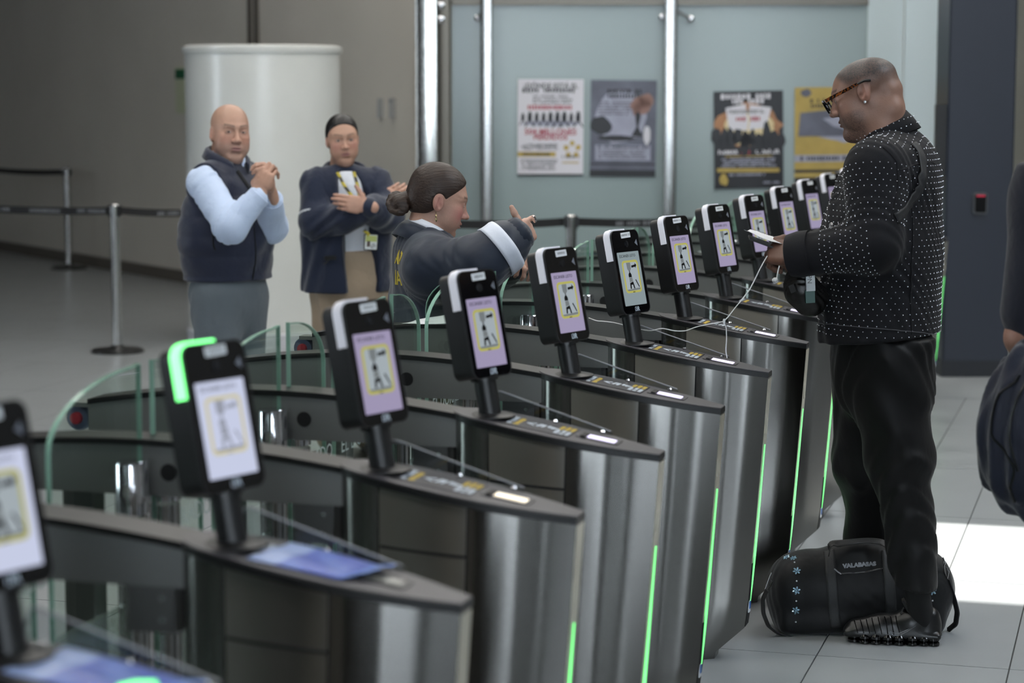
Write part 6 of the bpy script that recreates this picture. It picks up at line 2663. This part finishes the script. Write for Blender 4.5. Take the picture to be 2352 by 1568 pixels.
def B(px, py, y=0.0):
    d = DB + y
    z = zz(py, d)
    return np.array([rr(px, d, z) - rr(1974, DB, .15), y, z])


M_nyl = fabric('black_nylon', (15, 16, 18), .6, .3, 8, .05, .15)
bg_ = Sd()
bg_.cone((-.165, 0, .134), (.17, 0, .140), .128, .134, .05, ((0, 1, 0), .82))
bg_.ell((-.225, 0, .118), (.068, .098, .108), .05)
bg_.ell((.232, 0, .125), (.068, .098, .112), .05)
bg_.box((0, 0, .035), (.27, .100, .035), .03, .04)
bg_.cone((-.05, -.0, .235), (.10, 0, .242), .050, .050, .05)
bg_.warp(folds(.0035, 17, (1, .2, .5), 1.0, 2))
bg_.warp(folds(.0012, 40, (.6, .5, .5), 1.0, 4))
bg_.cut((0, 0, -1), (0, 0, .002), .004)
cloth('bag_body', bg_, .006, M_nyl, bag)
for (px) in (1906, 2038):
    ribbon(bg_, [hit(bg_, lambda d, a=a, b=b: B(a, b, d), -.3, .2)[0] for (a, b) in ((px + 14, 1440), (px + 9, 1400), (px + 6, 1360), (px + 2, 1310), (px, 1280), (px - 2, 1265))], .036, 'front_webbing', M_webbing, bag, .003)
hl = [B(1904, 1262, -.10), B(1912, 1247, -.09), B(1960, 1256, -.10), B(2000, 1246, -.09), B(2034, 1262, -.10)]
ribbon(None, [B(1904, 1275, -.115), B(1908, 1250, -.10), B(1935, 1246, -.06), B(1990, 1240, -.05), B(2026, 1243, -.07), B(2040, 1258, -.10), B(2044, 1290, -.125)], .034, 'carry_handle', M_webbing, bag, side=(0.2, 1, .3), stick=False, n=30)
zp = [B(1932, 1317, -.2), B(1950, 1315, -.2), B(1985, 1314, -.2), B(2010, 1308, -.2), B(2034, 1304, -.2)]
BH = lambda px, py: hit(bg_, lambda d: B(px, py, d), -.3, .2)[0]
zp = [BH(1932, 1317), BH(1950, 1316), BH(1985, 1314), BH(2010, 1308), BH(2034, 1304)]
surf_line(bg_, zp, .0028, 'zip', M_chrome, bag, .001)
surf_line(bg_, [BH(1916, 1307), BH(1924, 1314), BH(1932, 1319)], .0040, 'zip_pull', M_chrome, bag, .004, 6)
c_ = BH(1974, 1297)
wrap_text('VALABASAS', .0205, mat('silver_print', (150, 154, 160), .3, .5), bag, bg_, frame_m(c_, (1, 0, .08), (0, 0, 1)), .001)
M_cry = mat('blue_crystal', (170, 205, 225), .08, .35, spec=.8)
M_dot = mat('pearl', (210, 214, 220), .2)


def flower(px, py, y, r):
    p0, N_ = hit(bg_, lambda d: B(px, py, d), -.3, .2, .001)
    P = p0[None]
    Rm = Vector(N_).to_track_quat('Z', 'Y').to_matrix()
    mb = MB()
    for k in range(6):
        a = math.pi * k / 3 + .3
        c = Vector((math.cos(a), math.sin(a), 0)) * r * .62
        P6 = [c + Vector((math.cos(a) * r * .40 * math.cos(w) - math.sin(a) * r * .24 * math.sin(w), math.sin(a) * r * .40 * math.cos(w) + math.cos(a) * r * .24 * math.sin(w), 0)) for w in [2 * math.pi * j / 8 for j in range(8)]]
        top = c + Vector((0, 0, r * .3))
        mb.add([Rm @ p for p in P6] + [Rm @ top], [(j, (j + 1) % 8, 8) for j in range(8)] + [tuple(range(7, -1, -1))])
    mb.lathe([(r * .2, 0), (r * .18, r * .25), (r * .02, r * .35)], 8, (0, 0, 0), Rm)
    o = mb.build('crystal_flower', M_cry, bag)
    o.location = P[0]
    return o


for (px, py, y) in ((1830, 1310, -.2), (1829, 1356, -.2), (1828, 1402, -.2), (2142, 1357, -.2)):
    flower(px, py, y, .0135)
for (px, py, y) in ((1822, 1281, -.08), (1806, 1279, .0)):
    flower(px, py, y, .012)
for (px, py) in ((1825, 1291), (1830, 1334), (1829, 1380), (1828, 1428), (2142, 1379)):
    P = hit(bg_, lambda d: B(px, py, d), -.3, .2)[0][None]
    o = MB().lathe([(.003, 0), (.0025, .0015), (.0005, .0025)], 8).build('pearl', M_dot, bag, True)
    o.matrix_local = Matrix.Translation(P[0]) @ Vector(grad(bg_, P)[0]).to_track_quat('Z', 'Y').to_matrix().to_4x4()
for k, pts_ in enumerate(([(1772, 1314), (1768, 1322), (1762, 1338), (1757, 1352), (1762, 1356), (1770, 1345), (1775, 1335), (1769, 1324), (1772, 1314)],
                          [(2166, 1280), (2171, 1292), (2168, 1300), (2174, 1302), (2179, 1312), (2176, 1330), (2171, 1316), (2169, 1302), (2166, 1280)])):
    MB().tube([B(a, b, -.10 + .003 * j) for j, (a, b) in enumerate(pts_)], .0022, 6).build('carabiner', M_chrome, bag, True)
ribbon(None, [B(1762, 1354, -.09), B(1752, 1375, -.09), B(1753, 1408, -.09), B(1765, 1438, -.10), B(1788, 1456, -.10), B(1822, 1462, -.09)], .026, 'shoulder_strap', M_webbing, bag, side=(.35, -.9, .2), stick=False)
ribbon(None, [B(2176, 1330, -.08), B(2190, 1370, -.07), B(2199, 1405, -.06), B(2195, 1432, -.05), B(2176, 1448, -.03)], .026, 'shoulder_strap', M_webbing, bag, side=(.35, -.9, .2), stick=False)

# ------------------------------------------------------------------ things held by the traveller
K = P1.K
sb = thing('sling_bag', 'black cross-body sling bag worn over the studded jacket', 'bag', tuple(P1.root), P1.rz)
pb_ = Sd()
pb_.ell(K(1842, 668, -.10), (.055, .06, .052), .03)
pb_.cone(K(1838, 640, -.10), K(1858, 700, -.09), .040, .036, .03)
pb_.ell(K(1872, 686, -.08), (.05, .05, .040), .03)
pb_.warp(folds(.006, 60, (1, .3, .5), .8, 1))
cloth('pouch', pb_, .0045, M_leather, sb)
MB().box(K(1822, 662, -.16), (.018, .028, .024), Matrix.Rotation(.4, 3, 'Y')).build('buckle', M_black, sb)
strap_pts = [hit(js, lambda d, a=a, b=b: K(a, b, d))[0] for (a, b) in ((2096, 330), (2112, 350), (2118, 380), (2116, 410), (2104, 445), (2080, 478), (2056, 502))]
ribbon(js, strap_pts, .034, 'strap', M_webbing, sb, .005, n=36)
pk = thing('packet', 'white and green packet tucked behind the sling bag', 'packet', tuple(P1.root), P1.rz)
pw = K(1861, 645, -.165)
Rp = np.stack([np.array([-.94, -.33, .05]), np.array([.33, -.94, 0]), np.array([.05, .0, 1])], 1)
MB().box(pw, (.028, .014, .062), Matrix(Rp.tolist())).build('white_half', mat('packet_white', (200, 206, 206), .4), pk)
MB().box(pw - np.array([0, 0, .048]), (.029, .0145, .040), Matrix(Rp.tolist())).build('green_half', mat('packet_green', (20, 74, 66), .4), pk)
text_obj('New', .020, M_ink, pk, frame_m(pw + np.array([0, .0085, .012]), (0.05, 0, 1), (1, .2, 0)), 'lettering', .0004)

def paper(corners, label, nx=16, ny=8, curl=.008, seed=1):
    """thin sheet spanned by four corner points, gently waved"""
    c = [np.array(p) for p in corners]
    n = np.cross(c[1] - c[0], c[3] - c[0])
    n /= np.linalg.norm(n)
    V, F = [], []
    for a in range(nx + 1):
        for b in range(ny + 1):
            s, t = a / nx, b / ny
            p = c[0] * (1 - s) * (1 - t) + c[1] * s * (1 - t) + c[2] * s * t + c[3] * (1 - s) * t
            V.append(p + n * curl * (math.sin(7 * s + seed) * .5 + math.sin(5 * t + 2 * seed + 3 * s) * .6))
    for a in range(nx):
        for b in range(ny):
            k = a * (ny + 1) + b
            F.append((k, k + ny + 1, k + ny + 2, k + 1))
    o = mesh_obj('paper_sheet', np.array(V), np.array(F), mat('white_paper', (222, 224, 226), .7, var=.06, vscale=60), None, True)
    so = o.modifiers.new('paper', 'SOLIDIFY')
    so.thickness = .0008
    return o


ps = paper([K(1708, 530, -.14), K(1800, 561, -.13), K(1812, 552, -.03), K(1722, 529, -.03)], '', curl=.004)
ps.location = P1.root
ps.rotation_euler = (0, 0, P1.rz)
tag(ps, 'creased white printed sheet sticking out beyond the fingers', 'paper')
rnd = random.Random(9)
pr_ = MB()
for k in range(5):
    t = .2 + .14 * k
    A_ = K(1722, 531, -.12) * (1 - t) + K(1730, 530, -.05) * t
    B_ = K(1796, 556, -.12) * (1 - t) + K(1800, 552, -.05) * t
    for j in range(14):
        s = j / 14 + rnd.uniform(0, .03)
        if rnd.random() < .8:
            p = A_ * (1 - s) + B_ * s
            pr_.box(p + np.array([0, 0, .0062]), (.0035, .002, .0006))
po = pr_.build('small_print', M_pt, ps)
po['kind'] = 'stuff'
ps2 = paper([K(1790, 548, -.06), K(1842, 560, -.05), K(1850, 543, .03), K(1806, 545, .03)], '', curl=.004, seed=3)
ps2.location = P1.root
ps2.rotation_euler = (0, 0, P1.rz)
tag(ps2, 'white printed sheet showing behind the hand above the black cuff', 'paper')
ph = MB().box((0, 0, 0), (.13, .065, .006)).build('case', M_black)
ph.name = 'passport_wallet'
mid = K(1765, 556, -.09)
xv = Vector(K(1740, 546, -.09) - K(1795, 566, -.09)).normalized()
ph.matrix_world = Matrix.Translation(P1.root) @ Matrix.Rotation(P1.rz, 4, 'Z') @ frame_m(mid + np.array([0, 0, -.007]), xv, (0, 1, 0))
tag(ph, 'thin dark wallet held under the creased printed sheet', 'wallet')

# white earphones hanging from the hand across two gates
def smooth_pts(P, n=60):
    P = np.array([list(p) for p in P], float)
    t = np.linspace(0, len(P) - 1, n)
    Q = np.stack([np.interp(t, np.arange(len(P)), P[:, i]) for i in range(3)], 1)
    for _ in range(4):
        Q[1:-1] = (Q[:-2] + 2 * Q[1:-1] + Q[2:]) / 4
    return [tuple(q) for q in Q]


ep = thing('earphones', 'white wired earphones hanging from the hand across the gates', 'earphones')
A = lambda px, py, d: at(px, py, d)
M_wire = mat('white_wire', (226, 228, 228), .4)
MB().tube(smooth_pts([A(1762, 588, 6.76), A(1744, 620, 6.74), A(1722, 665, 6.72), A(1690, 705, 6.71), A(1672, 728, 6.70), A(1662, 738, 6.70)]), .0016, 6).build('wire', M_wire, ep, True)
MB().tube(smooth_pts([A(1762, 588, 6.77), A(1748, 612, 6.75), A(1728, 655, 6.73), A(1704, 690, 6.72)], 20), .0016, 6).build('wire', M_wire, ep, True)
MB().tube(smooth_pts([A(1662, 738, 6.70), A(1640, 742, 6.71), A(1600, 750, 6.72), A(1575, 760, 6.73), A(1550, 760, 6.74), A(1520, 753, 6.74), A(1495, 760, 6.76), A(1475, 757, 6.84), A(1455, 752, 6.98), A(1432, 746, 7.0), A(1412, 741, 7.0), A(1390, 738, 7.0), A(1370, 737, 7.0), A(1352, 730, 7.0)], 90), .0016, 6).build('wire', M_wire, ep, True)
MB().tube(smooth_pts([A(1662, 738, 6.70), A(1668, 752, 6.70), A(1669, 780, 6.70), A(1667, 806, 6.70), A(1670, 822, 6.70)], 30), .0016, 6).build('wire', M_wire, ep, True)
MB().lathe([(.002, -.008), (.004, -.004), (.004, .004), (.002, .008)], 10, tuple(A(1663, 738, 6.70))).build('knot', M_wire, ep, True)
MB().tube(smooth_pts([A(1790, 610, 6.73), A(1786, 626, 6.73), A(1784, 640, 6.73)], 10), .0022, 6).build('wire', M_wire, ep, True)
ebp = A(1780, 643, 6.73)
MB().lathe([(.002, -.009), (.006, -.007), (.0085, 0), (.0065, .006), (.003, .009)], 14, tuple(ebp), Matrix.Rotation(1.2, 3, 'Y')).build('earbud', M_wire, ep, True)

# sheet lying on the gate beam in front of the pointing guard
yb = GY0 + GS * 5
x0b, zb1 = -2.26, zt(-.62) + .001
sh_ = paper([(x0b, yb - .045, zb1 - .002), (x0b + .16, yb - .045, zt(-.50) + .002), (x0b + .19, yb + .03, zt(-.47) + .035), (x0b + .02, yb + .04, zt(-.64) + .004)], '', curl=.002)
tag(sh_, 'white ruled sheet lying on the gate beam before the pointing guard', 'paper')
